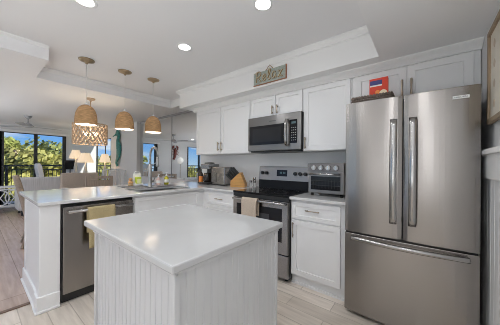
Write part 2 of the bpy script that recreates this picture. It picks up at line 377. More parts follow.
# ------------------------------------------------------------------ outdoors
struct('balcony_floor', MB().box(-8.15, XW-0.125, -6, 3, -0.12, -0.01), balc_m)
struct('ground', MB().box(-70, 40, -60, 60, -3.3, -3.2), grass_m)
rl = world_thing('balcony_railing', 'dark metal balcony railing with thin balusters outside the windows', 'railing', (-8.0, -1.0, -0.01))
MB().box(-8.03, -7.97, -5.6, 3, 1.13, 1.18).build('top_rail', frame_dk, rl)
MB().box(-8.02, -7.98, -5.6, 3, 1.0, 1.03).build('rail', frame_dk, rl)
MB().box(-8.02, -7.98, -5.6, 3, 0.08, 0.11).build('rail', frame_dk, rl)
for y in (-5.55, -3.95, -2.35, -1.35, 0.85, 2.95): MB().box(-8.03, -7.97, y-0.03, y+0.03, -0.01, 1.13).build('post', frame_dk, rl)
bl = MB()
for i in range(76): y = -5.5 + i*0.112; bl.box(-8.009, -7.991, y-0.009, y+0.009, 0.11, 1.0)
bl.build('balusters', frame_dk, rl)

def tree(x, y, h, r, label, mt_, seed, flat=0.75):
    rnd = random.Random(seed)
    t = world_thing('tree', label, 'tree', (x, y, -3.2), 'trees beyond the balcony')
    tk = MB(); tk.tube([(x, y, -3.2), (x+0.1, y, -1.5), (x-0.1, y+0.1, h-r*1.0), (x, y, h-r*0.5)], 0.12, 8, radii=[0.16, 0.13, 0.1, 0.04])
    for k in range(5):
        a = rnd.uniform(0, 6.28); tk.tube([(x, y, h-r*1.6), (x+math.cos(a)*r*0.4, y+math.sin(a)*r*0.4, h-r*0.9), (x+math.cos(a)*r*0.7, y+math.sin(a)*r*0.7, h-r*0.5)], 0.05, 6, radii=[0.07, 0.05, 0.02])
    tk.build('trunk', bark_m, t)
    mb = MB(); b = mb.bm
    blobs = [(x, y, h-r, r)] + [(x+rnd.uniform(-1, 1)*r*0.8, y+rnd.uniform(-1, 1)*r*0.9, h-r*0.55-rnd.uniform(0, 2.2)*r*0.7, r*rnd.uniform(0.32, 0.6)) for _ in range(16)]
    for bx, by, bz, br in blobs:
        for _ in range(int(420*(br/r)**1.3)+130):
            d = Vector((rnd.gauss(0, 1), rnd.gauss(0, 1), rnd.gauss(0, 1))).normalized(); q = rnd.uniform(0.62, 1.0)
            p = Vector((bx, by, bz)) + Vector((d.x, d.y, d.z*flat))*br*q
            n = (d + Vector((rnd.gauss(0, .6), rnd.gauss(0, .6), rnd.gauss(0, .6)))).normalized(); u = n.orthogonal().normalized(); w = n.cross(u); s_ = rnd.uniform(0.07, 0.15)
            b.faces.new([b.verts.new(p + u*s_), b.verts.new(p + w*s_*0.6), b.verts.new(p - u*s_), b.verts.new(p - w*s_*0.6)])
    mb.build('foliage', mt_, t, recalc=False)
    return t
tree(-12.3, -2.1, 2.8, 1.3, 'broad olive green tree beyond the far left window pane', leaf_m, 1)
tree(-11.0, -0.75, 2.3, 1.1, 'bright yellow-green tree in front of the balcony railing, left pane', leaf_y, 2)
tree(-14.6, 0.1, 3.1, 1.7, 'tall rounded tree behind the mullion between the two large panes', leaf_m, 3)
tree(-11.2, 0.85, 2.0, 1.1, 'low yellow-green tree filling the right pane above the railing', leaf_y, 4)
tree(-15.5, 3.2, 2.3, 1.6, 'olive tree beside the wall edge of the right pane', leaf_m, 5)
tree(-10.6, 2.4, 1.75, 1.0, 'green tree outside the narrow corner window', leaf_y, 6)
tree(-18.5, -1.2, 2.9, 1.7, 'tall hazy tree farthest behind the left window pane', leaf_d, 7)
tree(-14.0, -5.2, 1.2, 1.3, 'low distant tree seen in the mirror through the reflected glass door', leaf_d, 8)
tree(-13.0, -8.2, 1.55, 1.4, 'green tree seen in the mirror beside the upper cabinet', leaf_y, 9)

# ------------------------------------------------------------------ recessed lights
def downlight(x, y, z, label, k=1.0):
    d = world_thing('recessed_light', label, 'ceiling light', (x, y, z), 'recessed ceiling lights')
    MB().lathe([(0.058, z-0.0035), (0.074, z-0.005), (0.08, z-0.001), (0.08, z-0.0002)], 28, Matrix.Translation((x, y, 0)), cap=False).build('trim_ring', trim_m, d)
    MB().lathe([(0.0001, z-0.003), (0.058, z-0.003)], 28, Matrix.Translation((x, y, 0)), cap=False).build('lens', led_m, d)
    ld = bpy.data.lights.new('downlight_lamp', 'SPOT'); ld.energy = DOWNLIGHT_W*k; ld.spot_size = math.radians(165); ld.spot_blend = 0.6; ld.shadow_soft_size = 0.075; ld.color = (0.935, 0.967, 1.0)
    lo = bpy.data.objects.new('downlight_lamp', ld); C.objects.link(lo); lo.parent = d; lo.location = (0, 0, -0.02)
downlight(1.487, -0.672, ZH, 'round recessed light nearest the fridge in the raised ceiling')
downlight(0.484, -0.668, ZH, 'round recessed light in front of the range in the raised ceiling')
downlight(0.44, -1.52, ZH, 'round recessed light at the top edge left of centre')
downlight(2.35, -1.25, ZS, 'recessed fill light added out of view in the dropped ceiling', 0.6)  # added out of view to brighten the fridge and cabinet fronts
for x, y in ((1.5, -2.0), (1.5, -3.3), (0.5, -2.9), (-0.35, -3.9)): downlight(x, y, ZH, 'round recessed fill light added behind the camera')  # unseen downlights, added as fill for the kitchen
for x, y in ((-2.0, -2.6), (-3.6, -2.6), (-5.4, -2.6), (-2.0, -4.0), (-4.5, -4.0)): downlight(x, y, ZL, 'round recessed fill light added in the lower living room ceiling')  # extra unseen downlights added to fill the living side

# ------------------------------------------------------------------ island
IX0, IX1, IY0, IY1 = 0.938, 1.832, -1.648, -0.942
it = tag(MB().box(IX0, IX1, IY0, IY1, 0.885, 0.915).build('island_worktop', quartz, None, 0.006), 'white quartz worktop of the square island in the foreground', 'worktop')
ib = world_thing('kitchen_island', 'white beadboard island cabinet standing in the middle of the kitchen', 'island', (1.385, -1.295, 0.0))
bx0, bx1, by0, by1 = IX0+0.13, IX1-0.012, IY0+0.016, IY1-0.04
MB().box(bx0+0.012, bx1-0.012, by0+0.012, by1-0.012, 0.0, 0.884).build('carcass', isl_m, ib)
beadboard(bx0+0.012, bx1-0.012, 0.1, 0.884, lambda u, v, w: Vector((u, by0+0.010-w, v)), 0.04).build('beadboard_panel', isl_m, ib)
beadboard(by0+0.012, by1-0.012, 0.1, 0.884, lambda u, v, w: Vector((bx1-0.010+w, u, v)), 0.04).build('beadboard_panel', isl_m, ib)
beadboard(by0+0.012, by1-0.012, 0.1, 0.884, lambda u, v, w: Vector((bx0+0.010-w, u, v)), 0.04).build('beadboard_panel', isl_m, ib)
for cx, cy in ((bx0, by0), (bx1, by0), (bx1, by1), (bx0, by1)):
    sx, sy = (1 if cx == bx0 else -1), (1 if cy == by0 else -1)
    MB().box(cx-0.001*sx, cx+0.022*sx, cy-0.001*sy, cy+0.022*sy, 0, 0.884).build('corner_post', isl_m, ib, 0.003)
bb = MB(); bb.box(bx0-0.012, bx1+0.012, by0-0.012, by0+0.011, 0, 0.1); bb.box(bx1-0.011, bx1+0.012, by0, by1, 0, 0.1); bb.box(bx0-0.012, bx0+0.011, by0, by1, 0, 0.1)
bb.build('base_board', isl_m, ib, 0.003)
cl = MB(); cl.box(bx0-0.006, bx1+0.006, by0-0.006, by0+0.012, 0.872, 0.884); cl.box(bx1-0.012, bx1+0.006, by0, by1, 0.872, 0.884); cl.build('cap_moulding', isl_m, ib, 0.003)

# ------------------------------------------------------------------ peninsula
XP = -0.025          # cabinet face
pe = world_thing('peninsula_end_panel', 'white end panel of the peninsula beside the dishwasher, with plinth board', 'cabinet', (-0.45, -1.6, 0))
MB().box(-0.85, XP-0.10, -1.688, -1.676, 0.005, 0.884).build('end_panel', cab_m, pe)
MB().box(-0.85, -0.838, -1.676, YB-0.14, 0.005, 0.884).build('back_panel', cab_m, pe)
MB().box(XP-0.11, XP+0.003, -1.697, -1.562, 0.005, 0.884).build('corner_post', cab_m, pe, 0.004)
MB().box(-0.855, -0.80, -1.695, -1.66, 0.005, 0.884).build('corner_post', cab_m, pe, 0.004)
bp = MB(); bp.box(XP-0.12, XP+0.018, -1.712, -1.562, 0.0, 0.135); bp.box(-0.872, XP-0.12, -1.705, -1.68, 0.0, 0.135)
bp.build('plinth_board', cab_m, pe, 0.006)
sh = MB(); sh.box(XP-0.12, XP+0.028, -1.722, -1.562, 0.0, 0.022); sh.box(-0.885, XP-0.12, -1.718, -1.70, 0, 0.022); sh.build('shoe_moulding', cab_m, pe, 0.006)

DY0, DY1 = -1.557, -0.952
dw = world_thing('dishwasher', 'stainless steel dishwasher built under the peninsula worktop', 'dishwasher', (-0.3, -1.255, 0))
MB().box(-0.62, XP-0.012, DY0+0.003, DY1-0.003, 0.02, 0.872).build('tub_casing', black, dw)
MB().box(XP-0.011, XP+0.012, DY0+0.012, DY1-0.006, 0.085, 0.852, bev=0.004).build('door', steel, dw)
h = MB(); h.cyl((0.045, DY0+0.035, 0.815), (0.045, DY1-0.03, 0.815), 0.0125, seg=14)
for y in (DY0+0.06, DY1-0.055): h.box(XP+0.012, 0.045, y-0.012, y+0.012, 0.805, 0.825)
h.build('handle', steel2, dw)
MB().box(XP-0.06, XP-0.02, DY0+0.012, DY1-0.006, 0.005, 0.08).build('kick_plate', black, dw)

# sink base
sb = world_thing('sink_base_cabinet', 'white sink base cabinet with a long false drawer front, right of the dishwasher', 'cabinet', (-0.3, -0.5, 0))
cs = MB(); cs.box(-0.62, XP-0.021, -0.949, 0.64-0.03, 0.09, 0.66); cs.box(XP-0.04, XP-0.0205, -0.949, 0.07, 0.09, 0.884); cs.box(-0.62, XP-0.1, -0.949, 0.6, 0.0, 0.09); cs.box(-0.62, -0.605, -0.949, 0.6, 0.66, 0.884)
cs.build('carcass', cab_m, sb)
shaker(-0.935, -0.055, 0.665, 0.862, mapX(XP-0.02), rail=0.04).build('drawer_front', cab_m, sb)
for u0, u1, hy in ((-0.935, -0.498, -0.53), (-0.492, -0.055, -0.46)):
    d = shaker(u0, u1, 0.115, 0.655, mapX(XP-0.02)).build('door', cab_m, sb)
    barpull((XP, hy, 0.47), (XP, hy, 0.61), (0.025, 0, 0)).build('handle', bronze, d)

# corner drawer cabinet on the stove wall
YF = 0.045           # carcass front, doors 20 mm in front
dc = world_thing('drawer_cabinet', 'white corner drawer unit left of the range', 'cabinet', (0.29, 0.3, 0))
k = MB(); k.box(XP-0.019, 0.578, YF, YB-0.03, 0.1, 0.884); k.box(0, 0.578, YF+0.06, YB-0.03, 0, 0.1); k.build('carcass', cab_m, dc)
for v0, v1 in ((0.695, 0.862), (0.41, 0.685), (0.125, 0.40)):
    d = shaker(0.045, 0.565, v0, v1, mapY(YF), rail=0.035).build('drawer', cab_m, dc)
    barpull((0.235, YF-0.02, (v0+v1)/2), (0.375, YF-0.02, (v0+v1)/2), (0, -0.026, 0)).build('handle', bronze, d)
# L-shaped worktop with a sink cut-out
wt = MB(); SX0, SX1, SY0, SY1 = -0.50, -0.10, -0.83, -0.17; z0, z1 = 0.885, 0.915
outer = [(-1.155, -1.71), (0.0, -1.71), (0.0, 0.0), (0.583, 0.0), (0.583, YB-0.022), (-0.864, YB-0.022), (-1.155, YB-0.022)]
b = wt.bm
for z in (z0, z1):
    pass
def slab(mb, xs, ys, keep):
    for i in range(len(xs)-1):
        for j in range(len(ys)-1):
            if keep(i, j):
                V = [(xs[i], ys[j]), (xs[i+1], ys[j]), (xs[i+1], ys[j+1]), (xs[i], ys[j+1])]
                for z in (z0, z1): mb.bm.faces.new([mb.bm.verts.new((x, y, z)) for x, y in V])
                for (di, dj, p, q) in ((0, -1, 0, 1), (1, 0, 1, 2), (0, 1, 2, 3), (-1, 0, 3, 0)):
                    ii, jj = i+di, j+dj
                    if not (0 <= ii < len(xs)-1 and 0 <= jj < len(ys)-1 and keep(ii, jj)):
                        mb.bm.faces.new([mb.bm.verts.new((*V[p], z0)), mb.bm.verts.new((*V[q], z0)), mb.bm.verts.new((*V[q], z1)), mb.bm.verts.new((*V[p], z1))])
    bmesh.ops.remove_doubles(mb.bm, verts=mb.bm.verts[:], dist=1e-5)
xs = [-1.155, SX0, SX1, 0.0, 0.583]; ys = [-1.71, SY0, SY1, 0.0, YB-0.022]
slab(wt, xs, ys, lambda i, j: not (i == 3 and j < 3) and not (i == 1 and j == 1))
tag(wt.build('worktop', quartz_lit, None, 0.005), 'white quartz L-shaped worktop of the peninsula, reaching the range', 'worktop')
sk = MB(); sk.box(SX0-0.002, SX1+0.002, SY0-0.002, SY1+0.002, 0.68, 0.69)
sk.box(SX0-0.014, SX0+0.004, SY0-0.014, SY1+0.014, 0.68, 0.884); sk.box(SX1-0.004, SX1+0.014, SY0-0.014, SY1+0.014, 0.68, 0.884)
sk.box(SX0, SX1, SY0-0.014, SY0+0.004, 0.68, 0.884); sk.box(SX0, SX1, SY1-0.004, SY1+0.014, 0.68, 0.884)
snk = world_thing('kitchen_sink', 'stainless undermount sink in the peninsula worktop', 'sink', (-0.3, -0.5, 0.68))
sk.build('basin', sink_m, snk)
rm = MB()
for (a0, a1, c0, c1) in ((SX0-0.012, SX0+0.006, SY0-0.012, SY1+0.012), (SX1-0.006, SX1+0.012, SY0-0.012, SY1+0.012), (SX0, SX1, SY0-0.012, SY0+0.006), (SX0, SX1, SY1-0.006, SY1+0.012)): rm.box(a0, a1, c0, c1, 0.9155, 0.919)
rm.build('rim', sink_m, snk, 0.001)
MB().lathe([(0.0001, 0.692), (0.03, 0.692), (0.042, 0.694), (0.045, 0.6905)], 20, Matrix.Translation((-0.3, -0.5, 0)), cap=False).build('drain', chrome, snk)

fa = world_thing('faucet', 'tall brushed spring faucet arching over the sink', 'faucet', (-0.555, -0.49, 0.916))
fx, fy = -0.555, -0.49
MB().lathe([(0.033, 0.916), (0.033, 0.93), (0.026, 0.936), (0.024, 1.02), (0.024, 1.20), (0.018, 1.21), (0.018, 1.24)], 20, Matrix.Translation((fx, fy, 0))).build('body', faucet_m, fa)
R_ = 0.098; pts = [(fx, fy, 1.24+0.04*i) for i in range(4)] + [(fx+R_-R_*math.cos(t*PI/12), fy, 1.37+R_*math.sin(t*PI/12)) for t in range(1, 12)] + [(fx+2*R_, fy, 1.37), (fx+2*R_, fy, 1.34)]
sp = MB(); sp.tube(pts, 0.011, 10)
# spring coil around the arch
coil = []; L_ = len(pts)-1; turns = 34
for i in range(turns*8+1):
    s_ = i/(turns*8)*L_; a_ = min(int(s_), L_-1); fr = s_-a_; p = Vector(pts[a_]).lerp(Vector(pts[a_+1]), fr); d = (Vector(pts[a_+1])-Vector(pts[a_])).normalized()
    n_ = Vector((0, 1, 0)); m_ = d.cross(n_); th = i/8*2*PI; coil.append(p + n_*math.cos(th)*0.0145 + m_*math.sin(th)*0.0145)
cm = MB(); cm.tube(coil, 0.0028, 5); sp_o = sp.build('spout_hose', faucet_m, fa); cm.build('spring', faucet_m, fa)
MB().lathe([(0.014, 1.34), (0.019, 1.325), (0.019, 1.24), (0.023, 1.225), (0.022, 1.205)][::-1], 18, Matrix.Translation((fx+2*R_, fy, 0))).build('spray_head', faucet_m, fa)
MB().tube([(fx, fy, 1.225), (fx+0.09, fy, 1.24), (fx+2*R_-0.02, fy, 1.262)], 0.006, 8).build('holder_arm', faucet_m, fa)
h = MB(); h.cyl((fx, fy+0.02, 1.0), (fx, fy+0.055, 1.0), 0.014); h.tube([(fx, fy+0.05, 1.0), (fx+0.02, fy+0.06, 1.05), (fx+0.03, fy+0.065, 1.09)], 0.006, 8); h.build('lever', faucet_m, fa)

# things around the sink
tr = MB(); tr.box(-0.93, -0.62, -0.77, -0.46, 0.9155, 0.924, bev=0.003); tag(tr.build('drip_tray', tray_m), 'dark grey drip mat left of the faucet under the sponge caddy', 'mat')
tr = MB(); tr.box(-0.76, -0.55, -0.37, -0.09, 0.9155, 0.924, bev=0.003); tag(tr.build('drip_tray', tray_m), 'dark grey soap tray right of the faucet', 'tray')
br = world_thing('dish_brush', 'small round wooden dish brush left of the green packet', 'brush', (-0.84, -0.63, 0.9245))
X_ = Matrix.Translation((-0.84, -0.63, 0))
MB().lathe([(0.030, 0.925), (0.034, 0.935), (0.034, 0.955), (0.028, 0.96)], 16, X_).build('bristles', mat('bristles', (0.52, 0.36, 0.2), 0.9), br)
MB().lathe([(0.027, 0.960), (0.034, 0.966), (0.034, 0.985), (0.018, 0.992), (0.016, 1.0), (0.026, 1.008), (0.024, 1.03), (0.006, 1.038)], 16, X_).build('handle', cork_m, br)
ca = world_thing('sponge_caddy', 'white caddy with a lime green sponge packet beside the faucet', 'caddy', (-0.84, -0.53, 0.9245))
k = MB(); k.box(-0.875, -0.865, -0.58, -0.47, 0.925, 1.10); k.box(-0.865, -0.80, -0.58, -0.573, 0.925, 0.97); k.box(-0.865, -0.80, -0.477, -0.47, 0.925, 0.97); k.box(-0.805, -0.80, -0.573, -0.477, 0.925, 0.955); k.box(-0.865, -0.80, -0.573, -0.477, 0.925, 0.93)
k.tube([(-0.87, -0.57, 1.09), (-0.87, -0.55, 1.13), (-0.87, -0.50, 1.13), (-0.87, -0.48, 1.09)], 0.006, 8)
k.build('holder', white_p, ca, 0.002)
MB().box(-0.86, -0.81, -0.565, -0.485, 0.931, 1.05, bev=0.012).build('sponge', green_m, ca)
MB().box(-0.8095, -0.808, -0.55, -0.50, 0.965, 1.02).build('label_patch', mat('packet_pale', (0.75, 0.78, 0.45), 0.5), ca)
def dispenser(x, y, m, label, s=1.0):
    t = world_thing('soap_dispenser', label, 'soap bottle', (x, y, 0.9245), 'soap dispensers by the sink'); X_ = Matrix.Translation((x, y, 0.9245))
    MB().lathe([(0.026*s, 0), (0.029*s, 0.006), (0.029*s, 0.085*s), (0.022*s, 0.10*s), (0.012*s, 0.108*s), (0.012*s, 0.118*s)], 18, X_).build('bottle', m, t)
    p = MB(); p.lathe([(0.014*s, 0.1185*s), (0.014*s, 0.132*s), (0.005, 0.134*s), (0.005, 0.155*s), (0.011*s, 0.157*s), (0.010*s, 0.168*s)], 14, X_); p.tube([(x, y, 0.9245+0.162*s), (x+0.03, y, 0.9245+0.162*s), (x+0.04, y, 0.9245+0.152*s)], 0.004, 8)
    p.build('pump', white_p, t); 
    l = MB(); l.lathe([(0.0295*s, 0.03*s), (0.0295*s, 0.07*s)], 18, X_, cap=False); l.build('label_band', white_lab, t)
dispenser(-0.70, -0.285, pink_m, 'pale pink soap dispenser on the tray, nearer the faucet')
dispenser(-0.68, -0.165, yellow_m, 'yellow-green soap dispenser on the tray, further from the faucet', 1.15)

# towel on the dishwasher handle
def towel(name, label, m, fn_pts, a0, a1, axis, n=10):
    """A towel folded over a rail: profile polyline (w, z) swept across a0..a1."""
    mb = MB(); pr = fn_pts
    def fn(u, v):
        s_ = v*(len(pr)-1); i = min(int(s_), len(pr)-2); f = s_-i; w = pr[i][0]*(1-f)+pr[i+1][0]*f; z = pr[i][1]*(1-f)+pr[i+1][1]*f
        drop = max(0, 0.8-z); w += 0.012*math.sin(u*9+1)*min(1, drop*3); a_ = a0+(a1-a0)*u + 0.03*drop*math.sin(v*5)*(u-0.5)
        return Vector((w, a_, z)) if axis == 'x' else Vector((a_, w, z))
    mb.grid(fn, 14, 30, 0.005); return tag(mb.build(name, m, None), label, 'towel')
towel('dish_towel', 'tan dish towel hanging over the dishwasher handle', towel_tan,
      [(0.027, 0.60), (0.026, 0.70), (0.025, 0.80), (0.03, 0.828), (0.045, 0.835), (0.06, 0.828), (0.064, 0.80), (0.068, 0.70), (0.07, 0.58), (0.07, 0.47)], -1.385, -1.16, 'x')
towel('kitchen_towel', 'beige kitchen towel hanging over the oven door handle', towel_bei,
      [(-0.022, 0.66), (-0.021, 0.76), (-0.021, 0.835), (-0.03, 0.852), (-0.045, 0.857), (-0.06, 0.852), (-0.068, 0.83), (-0.07, 0.74), (-0.071, 0.62), (-0.071, 0.5)], 0.775, 0.995, 'y')

# ------------------------------------------------------------------ range
RX0, RX1 = 0.588, 1.362
ra = world_thing('range', 'stainless steel electric range with black glass cooktop', 'range', (0.975, 0.3, 0))
MB().box(RX0+0.002, RX1-0.002, 0.03, YB-0.045, 0.03, 0.898).build('body', dkgrey, ra)
MB().box(RX0-0.001, RX1+0.001, -0.012, YB-0.115, 0.8985, 0.922, bev=0.004).build('cooktop', black_gloss, ra)
fr = MB(); fr.box(RX0, RX1, -0.006, 0.03, 0.855, 0.898); fr.build('front_trim', black, ra)
for bx_, by_, br_ in ((0.78, 0.16, 0.10), (1.17, 0.16, 0.075), (0.78, 0.40, 0.075), (1.17, 0.40, 0.10)):
    MB().lathe([(br_-0.004, 0.9222), (br_, 0.9226), (br_+0.002, 0.9222)], 36, Matrix.Translation((bx_, by_, 0)), cap=False).build('burner_ring', mat('burner_mark', (0.10, 0.10, 0.10), 0.3), ra)
od = MB(); od.box(RX0+0.004, RX1-0.004, -0.012, 0.029, 0.295, 0.85, bev=0.005); d = od.build('oven_door', steel, ra)
w_ = MB(); w_.box(RX0+0.062, RX1-0.075, -0.0145, -0.0125, 0.42, 0.775); w_.build('oven_window', black_gloss, d)
w_ = MB(); w_.box(RX0+0.25, RX1-0.235, -0.016, -0.0150, 0.48, 0.70); w_.build('window_mesh', mat('oven_mesh', (0.05, 0.05, 0.055), 0.2), d)
h = MB(); h.tube([(RX0+0.03, -0.02, 0.83), (RX0+0.032, -0.047, 0.832), (RX0+0.06, -0.052, 0.833), (RX1-0.06, -0.052, 0.833), (RX1-0.032, -0.047, 0.832), (RX1-0.03, -0.02, 0.83)], 0.0125, 10); h.build('handle', steel2, d)
dr = MB(); dr.box(RX0+0.004, RX1-0.004, -0.010, 0.029, 0.045, 0.285, bev=0.005); d2 = dr.build('storage_drawer', steel, ra)
for x in (RX0+0.05, RX1-0.05): MB().cyl((x, 0.06, 0), (x, 0.06, 0.03), 0.018).build('foot', black, ra)
MB().prism([(YB-0.125, 0.9225), (YB-0.045, 0.9225), (YB-0.045, 1.22), (YB-0.095, 1.22), (YB-0.105, 1.21)], RX0, RX1, 'x').build('backguard', mat('backguard_black', (0.012, 0.012, 0.013), 0.3, spec=0.15), ra)
pn = MB(); pn.prism([(YB-0.1275, 1.035), (YB-0.124, 1.035), (YB-0.106, 1.215), (YB-0.110, 1.217)], RX0+0.002, RX1-0.002, 'x'); pn.build('control_panel', steel_dk, ra)
for x in (0.655, 0.725, 1.165, 1.235, 1.305):
    k = MB(); k.cyl((x, YB-0.118, 1.128), (x, YB-0.147, 1.131), 0.024, 0.021, 20); k.box(x-0.004, x+0.004, YB-0.152, YB-0.145, 1.108, 1.152); k.build('knob', black, ra)
ds = MB(); ds.prism([(YB-0.1225, 1.09), (YB-0.119, 1.09), (YB-0.111, 1.175), (YB-0.1150, 1.175)], 0.885, 1.045, 'x'); d3 = ds.build('display', black_gloss, ra)
dg = MB()
for i, x in enumerate((0.935, 0.955, 0.985, 1.005)): dg.box(x, x+0.012, YB-0.1215, YB-0.117, 1.125, 1.15)
dg.build('digits', display_m, d3)

# ------------------------------------------------------------------ base cabinet right of the range
cb = world_thing('base_cabinet', 'white base cabinet with drawer and door between range and fridge', 'cabinet', (1.63, 0.3, 0))
k = MB(); k.box(1.368, 1.915, YF, YB-0.03, 0.1, 0.884); k.box(1.368, 1.915, YF+0.035, YB-0.03, 0, 0.1); k.build('carcass', cab_m, cb)
MB().box(1.368, 1.915, YF+0.02, YF+0.034, 0.0, 0.022).build('shoe_moulding', cab_m, cb)
d = shaker(1.38, 1.872, 0.69, 0.862, mapY(YF), rail=0.04).build('drawer', cab_m, cb)
barpull((1.54, YF-0.02, 0.79), (1.685, YF-0.02, 0.79), (0, -0.026, 0)).build('handle', bronze, d)
d = shaker(1.38, 1.872, 0.115, 0.678, mapY(YF)).build('door', cab_m, cb)
barpull((1.405, YF-0.02, 0.50), (1.405, YF-0.02, 0.655), (0, -0.026, 0)).build('handle', bronze, d)
tag(MB().box(1.366, 1.925, 0.0, YB-0.022, 0.885, 0.915).build('worktop', quartz_lit, None, 0.005), 'short white quartz worktop between range and fridge, under the toaster oven', 'worktop')

# ------------------------------------------------------------------ wall cabinets
YU = 0.34
def wallcab(name, label, x0, x1, z0, z1, doors, handles, yf=YU, rail=0.055):
    t = world_thing(name, label, 'cabinet', ((x0+x1)/2, (yf+YB)/2, z0))
    MB().box(x0, x1, yf, YB-0.022, z0, z1).build('carcass', cab_m, t)
    for (a, b_), hd in zip(doors, handles):
        d = shaker(a, b_, z0+0.006, z1-0.038, mapY(yf), rail=rail).build('door', cab_m, t)
        if hd: barpull((hd[0], yf-0.02, hd[1]), (hd[0], yf-0.02, hd[2]), (0, -0.026, 0), 0.0085).build('handle', bronze, d)
    return t
wallcab('wall_cabinet', 'white two-door wall cabinet left of the microwave', -0.585, 0.587, 1.402, 2.16, [(-0.572, 0.004), (0.014, 0.577)], [(-0.028, 1.455, 1.585), (0.044, 1.455, 1.585)])
wallcab('wall_cabinet', 'low white two-door cabinet above the microwave', 0.589, 1.362, 1.865, 2.16, [(0.60, 0.987), (0.995, 1.352)], [(0.955, 1.885, 1.99), (1.027, 1.885, 1.99)], rail=0.045)
wallcab('wall_cabinet', 'tall single-door white wall cabinet above the toaster oven', 1.364, 1.885, 1.402, 2.16, [(1.374, 1.875)], [(1.40, 1.43, 1.56)])
wallcab('wall_cabinet', 'white two-door cabinet above the fridge, behind the red box', 1.888, 2.795, 1.80, 2.16, [(1.918, 2.332), (2.342, 2.755)], [(2.305, 1.835, 2.0), (2.372, 1.835, 2.0)])
cw = MB(); ycf = YU-0.021
cw.prism([(ycf+0.03, 2.125), (ycf-0.004, 2.125), (ycf-0.004, 2.132), (ycf-0.014, 2.137), (ycf-0.03, 2.152), (ycf-0.065, 2.168), (ycf-0.075, 2.175), (ycf-0.075, 2.184), (ycf+0.03, 2.184)], -0.63, XR-0.002, 'x')
cw.prism([(-0.585, 2.125), (-0.595, 2.125), (-0.605, 2.137), (-0.62, 2.152), (-0.636, 2.164), (-0.64, 2.179), (-0.585, 2.179)], ycf-0.03, YB-0.022, 'y')
struct('trim_8', cw, trim_m)

# ------------------------------------------------------------------ microwave
MX0, MX1, MY = 0.592, 1.360, 0.275
mw = world_thing('microwave', 'stainless over-the-range microwave under the low cabinet', 'microwave', (0.976, 0.45, 1.41))
MB().box(MX0, MX1, MY+0.021, YB-0.025, 1.425, 1.862).build('casing', black, mw)
MB().box(MX0, MX1, MY, MY+0.02, 1.425, 1.862, bev=0.004).build('front_panel', steel_mw, mw)
d = MB(); d.box(MX0+0.03, 1.165, MY-0.012, MY-0.001, 1.50, 1.745, bev=0.003); dd = d.build('door', black_gloss, mw)
MB().box(MX0+0.085, 1.105, MY-0.0135, MY-0.0125, 1.535, 1.71).build('window', mat('mw_window', (0.022, 0.022, 0.025), 0.15, spec=0.3), dd)
h = MB(); h.tube([(1.19, MY-0.002, 1.775), (1.19, MY-0.035, 1.77), (1.19, MY-0.052, 1.72), (1.19, MY-0.057, 1.62), (1.19, MY-0.052, 1.53), (1.19, MY-0.035, 1.485), (1.19, MY-0.002, 1.48)], 0.017, 12); h.build('handle', steel2, dd)
cp = MB(); cp.box(1.225, MX1-0.045, MY-0.008, MY-0.001, 1.50, 1.775, bev=0.002); cpo = cp.build('keypad', black_gloss, mw)
kk = MB()
for i in range(3):
    for j in range(6): kk.box(1.243+i*0.024, 1.257+i*0.024, MY-0.0092, MY-0.0082, 1.53+j*0.029, 1.538+j*0.029)
kk.build('keys', mat('key_marks', (0.35, 0.36, 0.36), 0.5), cpo)
MB().box(1.245, 1.30, MY-0.0092, MY-0.0082, 1.725, 1.75).build('clock', display_m, cpo)
vt = MB(); vt.box(MX0+0.02, MX1-0.02, MY+0.04, YB-0.03, 1.408, 1.4245); vt.build('vent_grille', black, mw)
MB().box(0.93, 1.03, MY-0.0015, MY-0.0004, 1.785, 1.797).build('badge', mat('badge_dark', (0.12, 0.12, 0.12), 0.3), mw)

# ------------------------------------------------------------------ toaster oven
to = world_thing('toaster_oven', 'stainless toaster oven with four knobs beside the fridge', 'toaster oven', (1.66, 0.36, 0.916))
TX0, TX1, TY = 1.465, 1.845, 0.235
tcas = MB(); tcas.box(TX0, TX1, TY+0.012, 0.57, 0.945, 1.265, bev=0.012); tcas.build('casing', steel_mw, to)
MB().prism([(TY+0.0115, 1.175), (TY-0.012, 1.175), (TY-0.002, 1.262), (TY+0.0115, 1.262)], TX0+0.002, TX1-0.002, 'x').build('control_panel', steel_pn, to)
for i in range(4):
    x = TX0+0.075+i*0.077; k = MB(); k.cyl((x, TY-0.006, 1.217), (x, TY-0.032, 1.214), 0.028, 0.024, 20); k.box(x-0.0035, x+0.0035, TY-0.038, TY-0.03, 1.194, 1.236); k.build('knob', knob_m, to)
df = MB()
df.box(TX0+0.012, TX1-0.012, TY, TY+0.0115, 1.125, 1.168); df.box(TX0+0.012, TX1-0.012, TY, TY+0.0115, 0.955, 0.982); df.box(TX0+0.012, TX0+0.035, TY, TY+0.0115, 0.982, 1.125); df.box(TX1-0.035, TX1-0.012, TY, TY+0.0115, 0.982, 1.125)
dd = df.build('door', steel_mw, to)
MB().box(TX0+0.035, TX1-0.035, TY+0.004, TY+0.010, 0.982, 1.125).build('glass', black_gloss, dd)
rk = MB()
for z in (1.03, 1.08): rk.cyl((TX0+0.04, TY+0.003, z), (TX1-0.04, TY+0.003, z), 0.002, seg=6)
for i in range(9): rk.cyl((TX0+0.06+i*0.0325, TY+0.0025, 1.0), (TX0+0.06+i*0.0325, TY+0.0025, 1.09), 0.0012, seg=6)
rk.build('rack', dkgrey, dd)
h = MB(); h.cyl((TX0+0.03, TY-0.032, 1.15), (TX1-0.03, TY-0.032, 1.15), 0.009); h.box(TX0+0.045, TX0+0.06, TY-0.03, TY, 1.143, 1.157); h.box(TX1-0.06, TX1-0.045, TY-0.03, TY, 1.143, 1.157); h.build('handle', knob_m, dd)
for x in (TX0+0.035, TX1-0.035):
    for y in (TY+0.045, 0.535): MB().cyl((x, y, 0.9155), (x, y, 0.945), 0.017, 0.014).build('foot', black, to)

